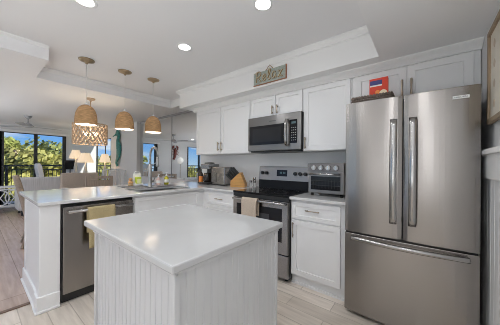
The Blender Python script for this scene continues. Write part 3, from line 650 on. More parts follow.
# ------------------------------------------------------------------ fridge
FX0, FX1, FY, FZ = 1.937, 2.740, -0.092, 1.761
fg = world_thing('fridge', 'large stainless French-door fridge with bottom freezer drawer', 'fridge', (2.34, 0.25, 0))
MB().box(FX0+0.004, FX1-0.004, FY+0.062, 0.60, 0.04, FZ-0.012).build('casing', mat('fridge_side', (0.10, 0.10, 0.105), 0.45), fg)
xm = (FX0+FX1)/2
def fdoor(x0, x1, z0, z1, name):
    n = 14; pl = []      # slightly bowed door front, rounded outer edges
    for i in range(n+1):
        u = i/n; pl.append((x0+(x1-x0)*u, FY+0.009*(2*u-1)**2+0.007*(abs(2*u-1)**10)))
    pl += [(x1, FY+0.058), (x0, FY+0.058)]
    return MB().prism(pl, z0, z1, 'z').build(name, steel, fg, 0.004)
dl = fdoor(FX0, xm-0.003, 0.694, FZ, 'door'); drr = fdoor(xm+0.003, FX1, 0.694, FZ, 'door'); fz = fdoor(FX0, FX1, 0.035, 0.681, 'freezer_drawer')
MB().box(FX0+0.006, FX1-0.006, FY+0.03, FY+0.0575, 0.681, 0.694).build('gasket', black, fg)
for dd, x in ((dl, 2.283), (drr, 2.398)):
    h = MB(); hz0, hz1 = 0.815, 1.585
    def hp(u, x=x): return (x, FY-0.030-0.026*math.sin(PI*min(1, max(0, (u*1.1-0.05)))), hz0+(hz1-hz0)*u)
    h.tube([hp(i/16) for i in range(17)], 0.023, 10, flat=0.45)
    h.box(x-0.012, x+0.012, FY-0.034, FY+0.004, hz0+0.004, hz0+0.03); h.box(x-0.012, x+0.012, FY-0.034, FY+0.004, hz1-0.03, hz1-0.004)
    h.build('handle', steel2, dd)
h = MB(); hx0, hx1 = 1.995, 2.69
h.tube([(hx0+(hx1-hx0)*i/20, FY-0.026-0.034*math.sin(PI*i/20), 0.652) for i in range(21)], 0.017, 10, flat=1.0)
h.box(hx0+0.004, hx0+0.03, FY-0.03, FY+0.004, 0.64, 0.664); h.box(hx1-0.03, hx1-0.004, FY-0.03, FY+0.004, 0.64, 0.664)
h.build('handle', steel2, fz)
bd = MB(); bd.box(2.605, 2.685, FY-0.0035, FY+0.004, 1.68, 1.70, bev=0.001); bdo = bd.build('badge', mat('badge_silver', (0.85, 0.85, 0.85), 0.3), drr)
def text(s, name, size, loc, rot, m, parent, ext=0.0004):
    cu = bpy.data.curves.new(name, 'FONT'); cu.body = s; cu.size = size; cu.extrude = ext; cu.align_x = 'CENTER'; cu.align_y = 'CENTER'
    cu.materials.append(m); o = bpy.data.objects.new(name, cu); C.objects.link(o); o.rotation_euler = rot
    o.parent = parent; off = Vector(parent['_base']) if '_base' in parent else Vector((0, 0, 0))
    p = parent
    o.location = Vector(loc) - Vector(fg['_base'])
    bpy.context.view_layer.update()      # turn the lettering into a mesh of its own
    me = bpy.data.meshes.new_from_object(o.evaluated_get(bpy.context.evaluated_depsgraph_get())); me.name = name
    q = bpy.data.objects.new(name, me); C.objects.link(q); q.parent = parent; q.location = o.location; q.rotation_euler = rot
    bpy.data.objects.remove(o); q.name = name
    return q
text('FRIGIDAIRE', 'lettering', 0.0125, (2.645, FY-0.0038, 1.690), (PI/2, 0, 0), dkgrey, bdo)
for x in (FX0+0.05, FX1-0.05): MB().cyl((x, FY+0.09, 0), (x, FY+0.09, 0.04), 0.02).build('foot', black, fg)
for a in (FX0+0.01, FX1-0.10): MB().box(a, a+0.09, FY+0.065, FY+0.105, FZ-0.0118, FZ-0.001).build('hinge_cover', dkgrey, fg, 0.003)

# tray and red box on the fridge
tb = world_thing('wicker_tray', 'dark woven tray lying on top of the fridge', 'tray', (2.10, 0.12, FZ-0.011))
zt0 = FZ-0.0115
k = MB(); k.box(1.965, 2.255, 0.02, 0.27, zt0, zt0+0.012)
def braid(p0, p1, n):
    p0, p1 = Vector(p0), Vector(p1)
    for s_ in (0, 1):
        k.tube([p0.lerp(p1, i/n) + Vector((0, 0, 0.009*math.sin(i*1.6+s_*PI))) + Vector((0.004*math.cos(i*1.6+s_*PI), 0.006*math.cos(i*1.6+s_*PI), 0)) for i in range(n+1)], 0.009, 6)
for z in (zt0+0.022, zt0+0.048, zt0+0.072):
    braid((1.965, 0.02, z), (2.255, 0.02, z), 26); braid((1.965, 0.27, z), (2.255, 0.27, z), 26); braid((1.965, 0.02, z), (1.965, 0.27, z), 22); braid((2.255, 0.02, z), (2.255, 0.27, z), 22)
k.build('weave', wicker_dk, tb)
rb = world_thing('cereal_box', 'red box with navy band standing in the tray on the fridge', 'box', (2.15, 0.11, zt0+0.013))
bx0_, bx1_, byf, bz0, bz1 = 2.086, 2.222, 0.085, zt0+0.013, 1.985
MB().box(bx0_, bx1_, byf, byf+0.055, bz0, bz1, bev=0.001).build('carton', red_m, rb)
MB().box(bx0_+0.006, bx0_+0.095, byf-0.0012, byf-0.0003, bz1-0.055, bz1-0.018).build('navy_band', blue_m, rb)
MB().box(bx0_+0.006, bx0_+0.095, byf-0.0012, byf-0.0003, bz1-0.068, bz1-0.056).build('white_strip', white_lab, rb)
MB().box(bx0_+0.006, bx1_-0.012, byf-0.0012, byf-0.0003, bz1-0.172, bz1-0.145).build('maroon_band', maroon, rb)
MB().cyl((bx0_+0.062, byf-0.0003, bz1-0.118), (bx0_+0.062, byf-0.0012, bz1-0.118), 0.017, seg=24).build('round_picture', orange_m, rb)
q = MB(); q.prism([(bx0_+0.104+0.03*math.cos(t*PI/12), bz1-0.137+0.034*math.sin(t*PI/12)) for t in range(13)], byf-0.0012, byf-0.0003, 'y'); q.build('bowl_picture', cream_m, rb)

# ------------------------------------------------------------------ RELAX sign on the soffit
sg = world_thing('relax_sign', 'weathered sage board sign reading Relax on the soffit', 'sign', (1.03, 0.124, 2.213))
gx0, gx1, gz0, gz1, gy = 0.808, 1.252, 2.213, 2.361, 0.1045
MB().box(gx0, gx1, gy, gy+0.018, gz0, gz1, bev=0.002).build('board', sage, sg)
ed = MB(); ed.box(gx0-0.004, gx1+0.005, gy-0.002, gy+0.0195, gz0-0.005, gz0-0.0005); ed.box(gx1+0.0005, gx1+0.008, gy-0.002, gy+0.0195, gz0, gz1+0.004); ed.build('edge_strip', rust, sg)
MB().tube([(0.98, gy+0.009, gz1), (1.033, gy+0.012, gz1+0.055), (1.086, gy+0.009, gz1)], 0.004, 6).build('hanging_cord', gold_l, sg)
def stroke(mb, pts, x, z, s, r):
    P = [Vector((x+p[0]*s, gy-0.006, z+p[1]*s)) for p in pts]
    Q = []          # Catmull-Rom smoothing
    for i in range(len(P)-1):
        a, b_, c, d = P[max(i-1, 0)], P[i], P[i+1], P[min(i+2, len(P)-1)]
        for t in range(6):
            t /= 6; Q.append(0.5*((2*b_)+(c-a)*t+(2*a-5*b_+4*c-d)*t*t+(3*b_-a-3*c+d)*t**3))
    Q.append(P[-1]); mb.tube(Q, r, 8)
GL = {'R': [[(0.1, 0), (0.12, 0.5), (0.16, 1.0)], [(-0.02, 0.85), (0.2, 1.02), (0.55, 0.98), (0.62, 0.72), (0.42, 0.52), (0.15, 0.48)], [(0.28, 0.5), (0.45, 0.25), (0.66, 0.02)]],
      'e': [[(0.0, 0.28), (0.3, 0.36), (0.42, 0.5), (0.28, 0.66), (0.08, 0.5), (0.04, 0.22), (0.2, 0.03), (0.46, 0.18)]],
      'l': [[(0.0, 0.2), (0.22, 0.55), (0.34, 0.95), (0.22, 1.08), (0.12, 0.8), (0.12, 0.3), (0.22, 0.03), (0.38, 0.14)]],
      'a': [[(0.44, 0.56), (0.2, 0.66), (0.02, 0.38), (0.1, 0.08), (0.3, 0.12), (0.44, 0.5), (0.44, 0.16), (0.58, 0.05)]],
      'x': [[(0.0, 0.6), (0.15, 0.55), (0.32, 0.1), (0.5, 0.02)], [(0.5, 0.66), (0.3, 0.4), (0.02, 0.0)]]}
xx = gx0+0.035
for ch, adv in (('R', 0.098), ('e', 0.072), ('l', 0.062), ('a', 0.082), ('x', 0.06)):
    g1 = MB(); g2 = MB()
    for st in GL[ch]: stroke(g1, st, xx, gz0+0.026, 0.118, 0.0085)
    l1 = g1.build('letter', gold_l, sg)
    for st in GL[ch]: stroke(g2, [(p[0], p[1]) for p in st], xx, gz0+0.026, 0.118, 0.004)
    l2 = g2.build('letter_inlay', cream_l, l1); l2.location = (0, -0.006, 0)
    xx += adv

# ------------------------------------------------------------------ counter things, corner
def place(t): return t
kb = thing('knife_block', 'bamboo knife block full of black-handled knives left of the range', 'knife block', (0.325, 0.40, 0.9155), rz=math.radians(22))
MB().prism([(-0.115, 0), (0.105, 0), (0.105, 0.055), (0.035, 0.215), (-0.025, 0.17), (-0.115, 0.085)], -0.055, 0.055, 'y').build('block', bamboo, kb, 0.003)
dirv = Vector((-0.72, 0, 0.69))
for i, (u, rows) in enumerate(((0.1, 3), (0.38, 3), (0.66, 2), (0.9, 2))):
    for j in range(rows):
        base = Vector((-0.115+u*0.115, -0.042+j*0.084/(max(1, rows-1)), 0.088+u*0.107)); L_ = 0.12+0.03*u
        p1 = base+dirv*0.012; p2 = base+dirv*L_
        MB().tube([base-dirv*0.002, p1, (p1+p2)/2, p2-dirv*0.01, p2], 0.011, 8, flat=1.35, radii=[0.008, 0.0105, 0.0115, 0.0115, 0.008]).build('knife_handle', black, kb)
def shaker_jar(x, y, label):
    t = world_thing('spice_shaker', label, 'shaker', (x, y, 0.9155), 'spice shakers by the range'); X_ = Matrix.Translation((x, y, 0.9155))
    MB().lathe([(0.02, 0), (0.022, 0.004), (0.022, 0.06), (0.018, 0.068)], 16, X_).build('jar', mat('jar_glass', (0.55, 0.55, 0.54), 0.12), t)
    MB().lathe([(0.020, 0.069), (0.021, 0.09), (0.015, 0.10)], 16, X_).build('lid', steel2, t)
pm = world_thing('pepper_mill', 'dark slim pepper mill between the knife block and the range', 'mill', (0.485, 0.565, 0.9155))
MB().lathe([(0.022, 0), (0.024, 0.01), (0.017, 0.05), (0.02, 0.10), (0.022, 0.104)], 16, Matrix.Translation((0.485, 0.565, 0.9155))).build('body', black, pm)
MB().lathe([(0.018, 0.105), (0.022, 0.12), (0.018, 0.142), (0.006, 0.15)], 16, Matrix.Translation((0.485, 0.565, 0.9155))).build('top', steel2, pm)
shaker_jar(0.475, 0.49, 'small steel-lidded shaker nearest the knife block')
shaker_jar(0.535, 0.51, 'small steel-lidded shaker touching the range side')

# coffee maker
cm_ = world_thing('coffee_maker', 'drip coffee maker with glass carafe in the corner of the worktop', 'coffee maker', (-0.36, 0.40, 0.9155))
x0, x1, y0, y1, zb = -0.46, -0.25, 0.30, 0.55, 0.9155
MB().box(x0, x1, y0, y1, zb, zb+0.035, bev=0.006).build('base', black, cm_)
MB().box(x0+0.005, x1-0.005, y1-0.09, y1, zb+0.0355, zb+0.25, bev=0.006).build('tower', dkgrey, cm_)
MB().box(x0, x1, y0+0.02, y1, zb+0.2505, zb+0.335, bev=0.01).build('brew_head', steel2, cm_)
MB().lathe([(0.075, zb+0.3355), (0.085, zb+0.342), (0.08, zb+0.358), (0.03, zb+0.363)], 22, Matrix.Translation(((x0+x1)/2, (y0+y1)/2, 0))).build('lid', steel_dk, cm_)
cf = MB(); cf.lathe([(0.06, zb+0.036), (0.075, zb+0.06), (0.078, zb+0.11), (0.06, zb+0.165), (0.055, zb+0.185)], 22, Matrix.Translation(((x0+x1)/2, y0+0.085, 0))); co = cf.build('carafe', glass_amber, cm_)
MB().tube([((x0+x1)/2+0.05, y0+0.05, zb+0.18), ((x0+x1)/2+0.085, y0+0.02, zb+0.16), ((x0+x1)/2+0.085, y0+0.02, zb+0.09), ((x0+x1)/2+0.06, y0+0.04, zb+0.07)], 0.008, 8).build('carafe_handle', black, co)
bxm = world_thing('pod_machine', 'boxy stainless appliance between coffee maker and knife block', 'appliance', (-0.085, 0.48, 0.9155))
MB().box(-0.24, 0.07, 0.36, 0.60, zb, zb+0.012, bev=0.003).build('base', black, bxm)
MB().box(-0.24, 0.07, 0.36, 0.60, zb+0.0125, zb+0.285, bev=0.014).build('housing', steel, bxm)
MB().box(-0.225, -0.12, 0.352, 0.359, zb+0.05, zb+0.19, bev=0.002).build('front_plate', steel2, bxm)
MB().box(-0.21, 0.04, 0.39, 0.57, zb+0.2855, zb+0.29, bev=0.002).build('top_lid', steel_dk, bxm)
def bottle(x, y, h, r, m, label, lab=None):
    t = world_thing('bottle', label, 'bottle', (x, y, zb), 'bottles beside the coffee maker'); X_ = Matrix.Translation((x, y, zb))
    MB().lathe([(r, 0), (r*1.03, 0.006), (r*1.03, h*0.55), (r*0.8, h*0.66), (r*0.36, h*0.75), (r*0.34, h*0.93)], 18, X_).build('glass_body', m, t)
    MB().lathe([(r*0.42, h*0.931), (r*0.42, h), (r*0.2, h*1.005)], 14, X_).build('cap', black, t)
    if lab: MB().lathe([(r*1.05, h*0.12), (r*1.05, h*0.48)], 18, X_, cap=False).build('label_band', lab, t)
bottle(-0.60, 0.42, 0.29, 0.034, glass_amber, 'dark bottle standing furthest left below the wall cabinet')
bottle(-0.505, 0.37, 0.27, 0.036, glass_amber, 'dark bottle with an orange label touching the coffee maker', orange_lab)

# ------------------------------------------------------------------ pendants over the bar
def pendant(x, y, label):
    t = thing('pendant_lamp', label, 'pendant lamp', (x, y, ZH), 'beehive pendants over the bar')
    zt, zb_ = 1.937-ZH, 1.70-ZH; R = 0.110
    MB().lathe([(0.012, -0.05), (0.016, -0.035), (0.05, -0.024), (0.078, -0.012), (0.082, -0.001)], 28).build('canopy', brass, t)
    MB().cyl((0, 0, zt+0.02), (0, 0, -0.045), 0.0028, seg=8).build('cord', white_lab, t)
    pr = []
    for i in range(19):
        a = i/18; z = zb_+(zt-zb_)*a; r = R*(1-max(0, a-0.02)**3.1)**0.5 if a < 1 else 0.018
        pr.append((max(r*(0.965+0.035*min(1, a*6)), 0.018)+0.0018*(i % 2), z))
    rp = [];  n = 44      # rope coils
    for i in range(n*4+1):
        a = i/(n*4); z = zb_+(zt-zb_)*a; r = R*max(0.0, 1-a**3.1)**0.5; rp.append((max(r, 0.016)+0.0016*abs(math.sin(PI*n*a)), z))
    s_ = MB().lathe(rp, 36, cap=False).build('shade', rattan, t)
    ri = [(max(r-0.006, 0.012), z+0.001) for r, z in rp[::4]]
    MB().lathe(ri, 36, cap=False).build('lining', lining, s_)
    MB().lathe([(0.018, zt-0.002), (0.02, zt+0.01), (0.008, zt+0.02), (0.006, zt+0.03)], 16).build('cap', white_p, t)
    b_ = MB().ball((0, 0, zb_+0.145), 0.03).build('bulb', bulb_m, t)
    MB().cyl((0, 0, zb_+0.17), (0, 0, zt-0.004), 0.016).build('socket', white_p, t)
    ld = bpy.data.lights.new('pendant_bulb', 'POINT'); ld.energy = 4.5; ld.color = (1, 0.92, 0.82); ld.shadow_soft_size = 0.03
    lo = bpy.data.objects.new('pendant_bulb', ld); C.objects.link(lo); lo.parent = t; lo.location = (0, 0, zb_+0.095)
    return t
p0 = pendant(-0.685, -1.205, 'woven beehive pendant, nearest of three over the bar, before the chandelier')
def dup_l(o, loc, label):
    r = dup(o, loc, label=label); return r
dup_l(p0, (-0.67, -0.785, ZH), 'woven beehive pendant in the middle of the three over the bar')
dup_l(p0, (-0.635, -0.41, ZH), 'woven beehive pendant above the faucet, farthest of the three')

# ------------------------------------------------------------------ chandelier over the dining table
CX, CY = -1.9, -0.82
ch = world_thing('drum_chandelier', 'round drum chandelier with scalloped woven lattice behind the nearest pendant', 'chandelier', (CX, CY, ZL))
X_ = Matrix.Translation((CX, CY, 0))
MB().lathe([(0.015, ZL-0.05), (0.02, ZL-0.04), (0.06, ZL-0.02), (0.065, ZL-0.001)], 24, X_).build('canopy', rattan_lt, ch)
MB().cyl((CX, CY, 1.72), (CX, CY, ZL-0.04), 0.007, seg=8).build('rod', brass, ch)
la = MB(); RR = 0.235; zc0, zc1 = 1.565, 1.885; rows = 6; cols = 22
for j in range(rows):
    for i in range(cols):
        a0_ = (i+(j % 2)*0.5)/cols*2*PI; da = 2*PI/cols; hz = (zc1-zc0)/rows; zz = zc0+hz*j
        la.tube([(CX+RR*math.cos(a0_+da*(t/6-0.5)), CY+RR*math.sin(a0_+da*(t/6-0.5)), zz+hz*1.15*math.sin(PI*t/6)) for t in range(7)], 0.0085, 5)
for z in (zc0, zc1): la.tube([(CX+RR*math.cos(2*PI*i/48), CY+RR*math.sin(2*PI*i/48), z) for i in range(49)], 0.008, 6)
la.build('lattice_shade', rattan_lt, ch)
arm = MB()
for k_ in range(4):
    a = k_*PI/2+0.4; arm.tube([(CX, CY, 1.70), (CX+0.06*math.cos(a), CY+0.06*math.sin(a), 1.68), (CX+0.10*math.cos(a), CY+0.10*math.sin(a), 1.70)], 0.006, 6)
arm.tube([(CX-RR, CY, zc1), (CX, CY, zc1), (CX+RR, CY, zc1)], 0.004, 6); arm.tube([(CX, CY-RR, zc1), (CX, CY, zc1), (CX, CY+RR, zc1)], 0.004, 6)
arm.build('frame', brass, ch)
for k_ in range(4):
    a = k_*PI/2+0.4; MB().ball((CX+0.10*math.cos(a), CY+0.10*math.sin(a), 1.74), 0.022, (1, 1, 1.4), 14).build('bulb', bulb_m, ch)
ld = bpy.data.lights.new('chandelier_bulb', 'POINT'); ld.energy = 7; ld.color = (1, 0.84, 0.62); ld.shadow_soft_size = 0.09
lo = bpy.data.objects.new('chandelier_bulb', ld); C.objects.link(lo); lo.parent = ch; lo.location = (0, 0, 1.72-ZL)

# ------------------------------------------------------------------ dining set and living room
dt = world_thing('dining_table', 'white-topped dining table half hidden behind the peninsula', 'table', (-2.2, -0.72, 0))
MB().box(-2.95, -1.50, -1.12, -0.28, 0.725, 0.76, bev=0.006).build('tabletop', white_p, dt)
MB().box(-2.85, -1.60, -1.05, -0.35, 0.65, 0.7245).build('apron', tan_w, dt)
for x in (-2.8, -1.65):
    for y in (-1.0, -0.4): MB().box(x-0.035, x+0.035, y-0.035, y+0.035, 0, 0.65).build('leg', tan_w, dt)

def highchair(loc, rz, label):    # upholstered host chair; local: faces +y, back at -y
    t = thing('dining_chair', label, 'chair', loc, 'dining chairs', rz)
    def back(u, v): return Vector(((u-0.5)*0.46*(1-0.12*v), -0.20-0.12*v-0.03*v*v-0.03*math.cos((u-0.5)*PI), 0.30+0.75*v))
    MB().grid(back, 10, 12, 0.045).build('backrest', tan_weave, t, recalc=True)
    MB().box(-0.24, 0.24, -0.22, 0.25, 0.40, 0.47, bev=0.02).build('seat', beige_f, t)
    MB().box(-0.23, 0.23, -0.21, 0.24, 0.34, 0.3995).build('apron', tan_w, t)
    for sx in (-1, 1):
        MB().tube([(sx*0.21, 0.21, 0.34), (sx*0.21, 0.22, 0)], 0.022, 8, radii=[0.026, 0.018]).build('leg', tan_w, t)
        MB().tube([(sx*0.20, -0.22, 0.42), (sx*0.20, -0.20, 0.25), (sx*0.20, -0.27, 0)], 0.022, 8, radii=[0.028, 0.026, 0.018]).build('leg', tan_w, t)
    return t
highchair((-2.25, -1.30, 0), -0.10, 'tan high-back dining chair by the outer end of the peninsula')
def slotchair(loc, rz, label):    # wooden chair with a slot in its back; faces +y locally
    t = thing('dining_chair', label, 'chair', loc, 'dining chairs', rz)
    k = MB(); Y = -0.23
    for (a0, a1, c0, c1) in ((-0.27, 0.27, 0.895, 0.955), (-0.27, 0.27, 0.60, 0.86), (-0.27, -0.20, 0.86, 0.895), (0.20, 0.27, 0.86, 0.895)): k.box(a0, a1, Y-0.02, Y+0.02, c0, c1)
    k.build('backrest', tan_w, t, 0.004)
    MB().box(-0.26, 0.26, -0.22, 0.24, 0.42, 0.48, bev=0.015).build('seat', beige_f, t)
    for sx in (-1, 1):
        MB().box(sx*0.25-0.02, sx*0.25+0.02, Y-0.018, Y+0.018, 0, 0.5995).build('leg', tan_w, t); MB().box(sx*0.235-0.02, sx*0.235+0.02, 0.20, 0.236, 0, 0.42).build('leg', tan_w, t)
    return t
slotchair((-3.15, -0.22, 0), -PI/2, 'wooden dining chair with a slotted back at the far table end')

ac = world_thing('armchair', 'beige upholstered armchair below the lit table lamps', 'armchair', (-4.2, -0.30, 0))
MB().box(-4.62, -4.46, -0.68, 0.09, 0.2, 1.0, bev=0.03).build('backrest', beige_f, ac)
MB().box(-4.455, -3.85, -0.575, -0.015, 0.2, 0.48, bev=0.04).build('seat', beige_f, ac)
for y in (-0.68, -0.01): MB().box(-4.455, -3.85, y, y+0.1, 0.2, 0.66, bev=0.03).build('armrest', beige_f, ac)
for x in (-4.55, -3.92):
    for y in (-0.62, 0.03): MB().cyl((x, y, 0), (x, y, 0.2), 0.018, 0.025).build('leg', tan_w, ac)
so = world_thing('sofa', 'low grey sofa in front of the large windows', 'sofa', (-5.2, -0.95, 0))
MB().box(-5.05, -4.87, -1.38, -0.50, 0.12, 0.90, bev=0.05).build('backrest', grey_f, so)
MB().box(-5.53, -5.055, -1.22, -0.66, 0.12, 0.46, bev=0.04).build('seat', grey_f, so)
for y in (-1.38, -0.655): MB().box(-5.53, -5.055, y, y+0.155, 0.12, 0.62, bev=0.04).build('armrest', grey_f, so)
for x in (-5.46, -4.95):
    for y in (-1.3, -0.58): MB().cyl((x, y, 0), (x, y, 0.12), 0.02).build('leg', dkgrey, so)
wc = thing('lounge_chair', 'white high-back lounge chair beside the window mullion', 'chair', (-6.06, -0.56, 0))
MB().prism([(-0.24, 0.30), (-0.14, 0.30), (-0.27, 1.15), (-0.31, 1.24), (-0.37, 1.22), (-0.37, 1.1)], -0.24, 0.24, 'x').build('backrest', white_f, wc, 0.02)
MB().box(-0.24, 0.24, -0.14, 0.32, 0.26, 0.42, bev=0.04).build('seat', white_f, wc)
for sx in (-1, 1): MB().box(sx*0.275-0.03, sx*0.275+0.03, -0.2, 0.3, 0.2, 0.6, bev=0.02).build('armrest', white_f, wc)
for sx in (-1, 1):
    for y in (-0.18, 0.26): MB().cyl((sx*0.22, y, 0), (sx*0.22, y, 0.26), 0.02).build('leg', tan_w, wc)

# fretwork console by the window
fc = world_thing('fretwork_console', 'white low console with interlaced fretwork panel at the far left', 'console', (-5.7, -1.65, 0))
MB().box(-5.95, -5.55, -2.25, -1.20, 0.62, 0.655, bev=0.004).build('top', white_p, fc)
for x in (-5.92, -5.58):
    for y in (-2.22, -1.23): MB().box(x-0.025, x+0.025, y-0.025, y+0.025, 0, 0.62).build('leg', white_p, fc)
fw = MB(); fw.box(-5.59, -5.565, -2.2, -1.25, 0.16, 0.19); fw.box(-5.59, -5.565, -2.2, -1.25, 0.57, 0.6)
for i in range(4):
    yc = -2.08+i*0.235
    fw.tube([(-5.578, yc+0.15*math.cos(t*PI/12), 0.38+0.185*math.sin(t*PI/12)) for t in range(25)], 0.014, 6)
    fw.tube([(-5.578, yc-0.1, 0.2), (-5.578, yc+0.1, 0.56)], 0.011, 6); fw.tube([(-5.578, yc+0.1, 0.2), (-5.578, yc-0.1, 0.56)], 0.011, 6)
fw.build('fretwork_panel', white_p, fc)
MB().box(-5.92, -5.62, -2.19, -1.26, 0.13, 0.155).build('lower_shelf', white_p, fc)

# side tables, lamps, television near the corner
def sidetable(x, y, h, w, label):
    t = world_thing('side_table', label, 'side table', (x, y, 0), 'side tables under the lamps')
    MB().box(x-w, x+w, y-w, y+w, h-0.03, h, bev=0.004).build('tabletop', tan_w, t)
    for sx in (-1, 1):
        for sy in (-1, 1): MB().box(x+sx*(w-0.03)-0.018, x+sx*(w-0.03)+0.018, y+sy*(w-0.03)-0.018, y+sy*(w-0.03)+0.018, 0, h-0.0305).build('leg', tan_w, t)
    MB().box(x-w+0.02, x+w-0.02, y-w+0.02, y+w-0.02, 0.2, 0.22).build('shelf', tan_w, t)
def lamp(x, y, z0_, zs0, zs1, r, label):
    t = world_thing('table_lamp', label, 'lamp', (x, y, z0_), 'linen-shaded table lamps'); X_ = Matrix.Translation((x, y, 0))
    MB().lathe([(0.07, z0_+0.001), (0.07, z0_+0.02), (0.02, z0_+0.03), (0.045, z0_+(zs0-z0_)*0.35), (0.05, z0_+(zs0-z0_)*0.55), (0.018, z0_+(zs0-z0_)*0.85), (0.010, zs0+0.03)], 20, X_).build('base', lampbase, t)
    s_ = MB().lathe([(r, zs0), (r*0.5, zs1)], 32, X_, cap=False).build('lamp_shade', shade_m, t)
    MB().ball((x, y, zs0+0.1), 0.03).build('bulb', bulb_m, t); MB().cyl((x, y, zs0+0.03), (x, y, zs1+0.02), 0.004, seg=8).build('harp', brass, t)
    ld = bpy.data.lights.new('lamp_bulb', 'POINT'); ld.energy = 2.0; ld.color = (1, 0.8, 0.55); ld.shadow_soft_size = 0.04
    lo = bpy.data.objects.new('lamp_bulb', ld); C.objects.link(lo); lo.parent = t; lo.location = (0, 0, zs0+0.17-z0_)
sidetable(-5.0, 0.02, 0.72, 0.17, 'driftwood side table under the middle lit lamp')
lamp(-5.0, -0.06, 0.72, 1.27, 1.53, 0.20, 'table lamp with cone shade in the middle, above the beige armchair')
sidetable(-5.52, -0.10, 0.80, 0.15, 'driftwood side table under the lamp by the television')
lamp(-5.55, -0.15, 0.80, 1.39, 1.635, 0.165, 'table lamp with pale shade just above the small black television')
sidetable(-5.0, 0.42, 0.72, 0.13, 'narrow side table by the corner window')
lamp(-5.0, 0.42, 0.72, 1.28, 1.53, 0.155, 'table lamp in front of the corner window, right of the others')
tv = world_thing('television', 'small black television in front of the window wall', 'television', (-6.34, -0.1, 0))
MB().box(-6.35, -6.315, -0.25, 0.04, 1.05, 1.34, bev=0.006).build('screen', black_gloss, tv)
MB().cyl((-6.365, -0.10, 0.03), (-6.365, -0.10, 1.15), 0.014).build('pole', black, tv)
MB().lathe([(0.09, 0), (0.09, 0.02), (0.02, 0.03)], 24, Matrix.Translation((-6.365, -0.10, 0))).build('base', black, tv)

def slatchair(loc, rz, label):
    t = thing('slat_back_chair', label, 'chair', loc, 'slat back chairs by the column', rz)
    k = MB()
    for i in range(6): x = -0.17+i*0.068; k.box(x-0.01, x+0.01, -0.215, -0.195, 0.62, 1.05)
    k.tube([(-0.21, -0.205, 0.9), (-0.19, -0.205, 1.06), (0.0, -0.205, 1.10), (0.19, -0.205, 1.06), (0.21, -0.205, 0.9)], 0.014, 8); k.box(-0.21, 0.21, -0.218, -0.192, 0.60, 0.64)
    k.build('backrest', white_p, t)
    MB().box(-0.22, 0.22, -0.2, 0.22, 0.56, 0.60, bev=0.01).build('seat', white_f, t)
    for sx in (-1, 1):
        MB().cyl((sx*0.2, -0.205, 0), (sx*0.2, -0.205, 0.95), 0.015).build('leg', white_p, t); MB().cyl((sx*0.2, 0.19, 0), (sx*0.2, 0.19, 0.56), 0.015).build('leg', white_p, t)
    MB().box(-0.2, 0.2, 0.18, 0.2, 0.2, 0.225).build('stretcher', white_p, t)
    return t
s1 = slatchair((-4.1, 0.33, 0), -PI/2, 'white slat-back chair left of the column, further from the sink')
dup(s1, (-3.6, 0.32, 0), -PI/2, 'white slat-back chair in front of the grey column')

# ceiling fan
fan_m = mat('fan_grey', (0.45, 0.46, 0.48), 0.5)
fn = world_thing('ceiling_fan', 'white ceiling fan in front of the large windows', 'ceiling fan', (-4.71, -1.24, ZL)); X_ = Matrix.Translation((-4.71, -1.24, 0))
MB().lathe([(0.03, ZL-0.06), (0.05, ZL-0.045), (0.075, ZL-0.001)], 20, X_).build('canopy', fan_m, fn)
MB().cyl((-4.71, -1.24, 2.14), (-4.71, -1.24, ZL-0.05), 0.012).build('rod', fan_m, fn)
MB().lathe([(0.05, 2.06), (0.095, 2.075), (0.10, 2.10), (0.06, 2.14), (0.02, 2.16)], 24, X_).build('motor', fan_m, fn)
for k_ in range(3):
    a = k_*2*PI/3+1.75; M_ = X_ @ Matrix.Rotation(a, 4, 'Z') @ Matrix.Rotation(0.18, 4, 'X')
    MB().prism([(0.09, -0.03), (0.2, -0.055), (0.58, -0.06), (0.62, -0.03), (0.62, 0.03), (0.58, 0.06), (0.2, 0.055), (0.09, 0.03)], -0.004, 0.004, 'z', Matrix.Translation((0, 0, 2.085)) @ M_).build('blade', fan_m, fn)

# teal seahorse on the column / wall left of it
sh = world_thing('seahorse_decor', 'teal seahorse wall decoration beside the grey column', 'wall decor', (-4.66, YB-0.05, 1.2))
sx_, sy_ = -4.62, YB-0.05
sp = [(sx_-0.10, 2.08), (sx_-0.03, 2.17), (sx_+0.04, 2.13), (sx_+0.05, 2.02), (sx_+0.01, 1.92), (sx_+0.05, 1.80), (sx_+0.085, 1.66), (sx_+0.05, 1.50), (sx_, 1.38), (sx_-0.05, 1.28), (sx_-0.03, 1.20), (sx_+0.03, 1.21), (sx_+0.03, 1.27)]
SP = [Vector((sx_+(p[0]-sx_)*1.5, p[1])) for p in sp]; SR = [0.04, 0.10, 0.12, 0.11, 0.11, 0.17, 0.19, 0.15, 0.10, 0.07, 0.05, 0.035, 0.02]
def sh_surf(u, v):
    k = u*(len(SP)-1); a_ = min(int(k), len(SP)-2); f = k-a_; p = SP[a_].lerp(SP[a_+1], f); r = SR[a_]*(1-f)+SR[a_+1]*f
    d = (SP[min(a_+2, len(SP)-1)]-SP[max(a_-1, 0)]).normalized(); n = Vector((-d.y, d.x)); th = 2*PI*v
    if u in (0.0, 1.0): r *= 0.2
    return Vector((p.x+n.x*r*math.cos(th)*0.85, sy_+0.03*r/0.1*math.sin(th)*0.6, p.y+n.y*r*math.cos(th)*0.85))
MB().grid(sh_surf, 48, 14).build('body', teal_m, sh)
MB().tube([(sx_-0.05, sy_-0.005, 2.13), (sx_-0.2, sy_-0.005, 2.09), (sx_-0.30, sy_-0.005, 2.06)], 0.01, 8, flat=2.0).build('snout', teal_m, sh)

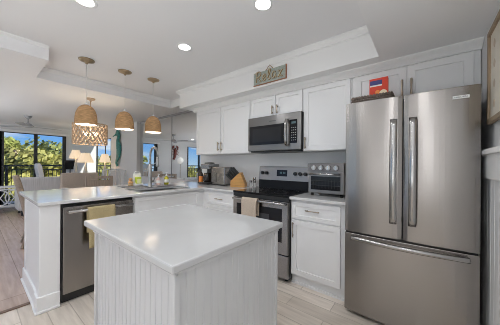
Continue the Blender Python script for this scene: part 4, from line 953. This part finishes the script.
# lobster and globe on the window wall (seen in the mirror)
lb = world_thing('lobster_decor', 'dark red lobster wall decoration seen in the mirror', 'wall decor', (XW+0.03, -2.45, 1.5))
lx = XW+0.04
MB().tube([(lx, -2.45, 2.0), (lx, -2.45, 1.9), (lx, -2.45, 1.75), (lx, -2.43, 1.62), (lx, -2.40, 1.52), (lx, -2.36, 1.48)], 0.05, 10, radii=[0.02, 0.06, 0.07, 0.055, 0.045, 0.06]).build('body', lobster_m, lb)
for s_ in (-1, 1):
    MB().tube([(lx, -2.45+s_*0.05, 1.86), (lx, -2.45+s_*0.13, 1.93), (lx, -2.45+s_*0.11, 2.03), (lx, -2.45+s_*0.06, 2.10)], 0.03, 8, radii=[0.02, 0.025, 0.05, 0.015]).build('claw', lobster_m, lb)
    l = MB()
    for z in (1.82, 1.75, 1.68): l.tube([(lx, -2.45+s_*0.05, z), (lx, -2.45+s_*0.13, z+0.02), (lx, -2.45+s_*0.17, z-0.04)], 0.008, 6)
    l.build('walking_legs', lobster_m, lb)
fl = world_thing('globe_floor_lamp', 'white globe floor lamp below the lobster, seen in the mirror', 'lamp', (XW+0.35, -2.5, 0))
MB().lathe([(0.14, 0), (0.14, 0.02), (0.012, 0.03), (0.012, 1.26)], 20, Matrix.Translation((XW+0.35, -2.5, 0))).build('stand', brass, fl)
MB().ball((XW+0.35, -2.5, 1.41), 0.15).build('globe', globe_m, fl)
s2 = world_thing('sofa', 'grey sofa seen in the mirror below the lobster', 'sofa', (-4.6, -2.9, 0))
MB().box(-5.9, -5.0, -3.4, -3.2, 0.12, 0.86, bev=0.05).build('backrest', grey_f, s2); MB().box(-5.9, -5.0, -3.195, -2.6, 0.12, 0.46, bev=0.04).build('seat', grey_f, s2)
for x in (-6.07, -4.995): MB().box(x, x+0.165, -3.4, -2.6, 0.12, 0.64, bev=0.04).build('armrest', grey_f, s2)
for x in (-5.95, -4.95):
    for y in (-3.32, -2.68): MB().cyl((x, y, 0), (x, y, 0.12), 0.02).build('leg', dkgrey, s2)

# ------------------------------------------------------------------ framed print on the right wall
pf = world_thing('framed_print', 'oak framed shell print hanging on the right wall by the fridge', 'picture', (XR, -0.25, 1.5))
py0, py1, pz0, pz1, px_ = -0.50, 0.0, 1.51, 2.09, XR-0.002
k = MB()
for (a0, a1, c0, c1) in ((py0, py1, pz0, pz0+0.028), (py0, py1, pz1-0.028, pz1), (py0, py0+0.028, pz0+0.028, pz1-0.028), (py1-0.028, py1, pz0+0.028, pz1-0.028)): k.box(px_-0.025, px_, a0, a1, c0, c1)
k.build('frame', frame_wood, pf, 0.003)
MB().box(px_-0.012, px_-0.004, py0+0.027, py1-0.027, pz0+0.027, pz1-0.027).build('print', paper_m, pf)
for i in range(3):
    for j in range(4):
        yc, zc = py1-0.12-i*0.16, pz0+0.11+j*0.12
        q = MB(); q.prism([(yc+0.02*math.cos(t*PI/8)*(1+0.15*math.cos(4*t*PI/8)), zc+0.026*math.sin(t*PI/8)) for t in range(16)], px_-0.0135, px_-0.0125, 'x'); q.build('shell_motif', art_br, pf)

for o in bpy.data.objects:
    if '_base' in o: del o['_base']
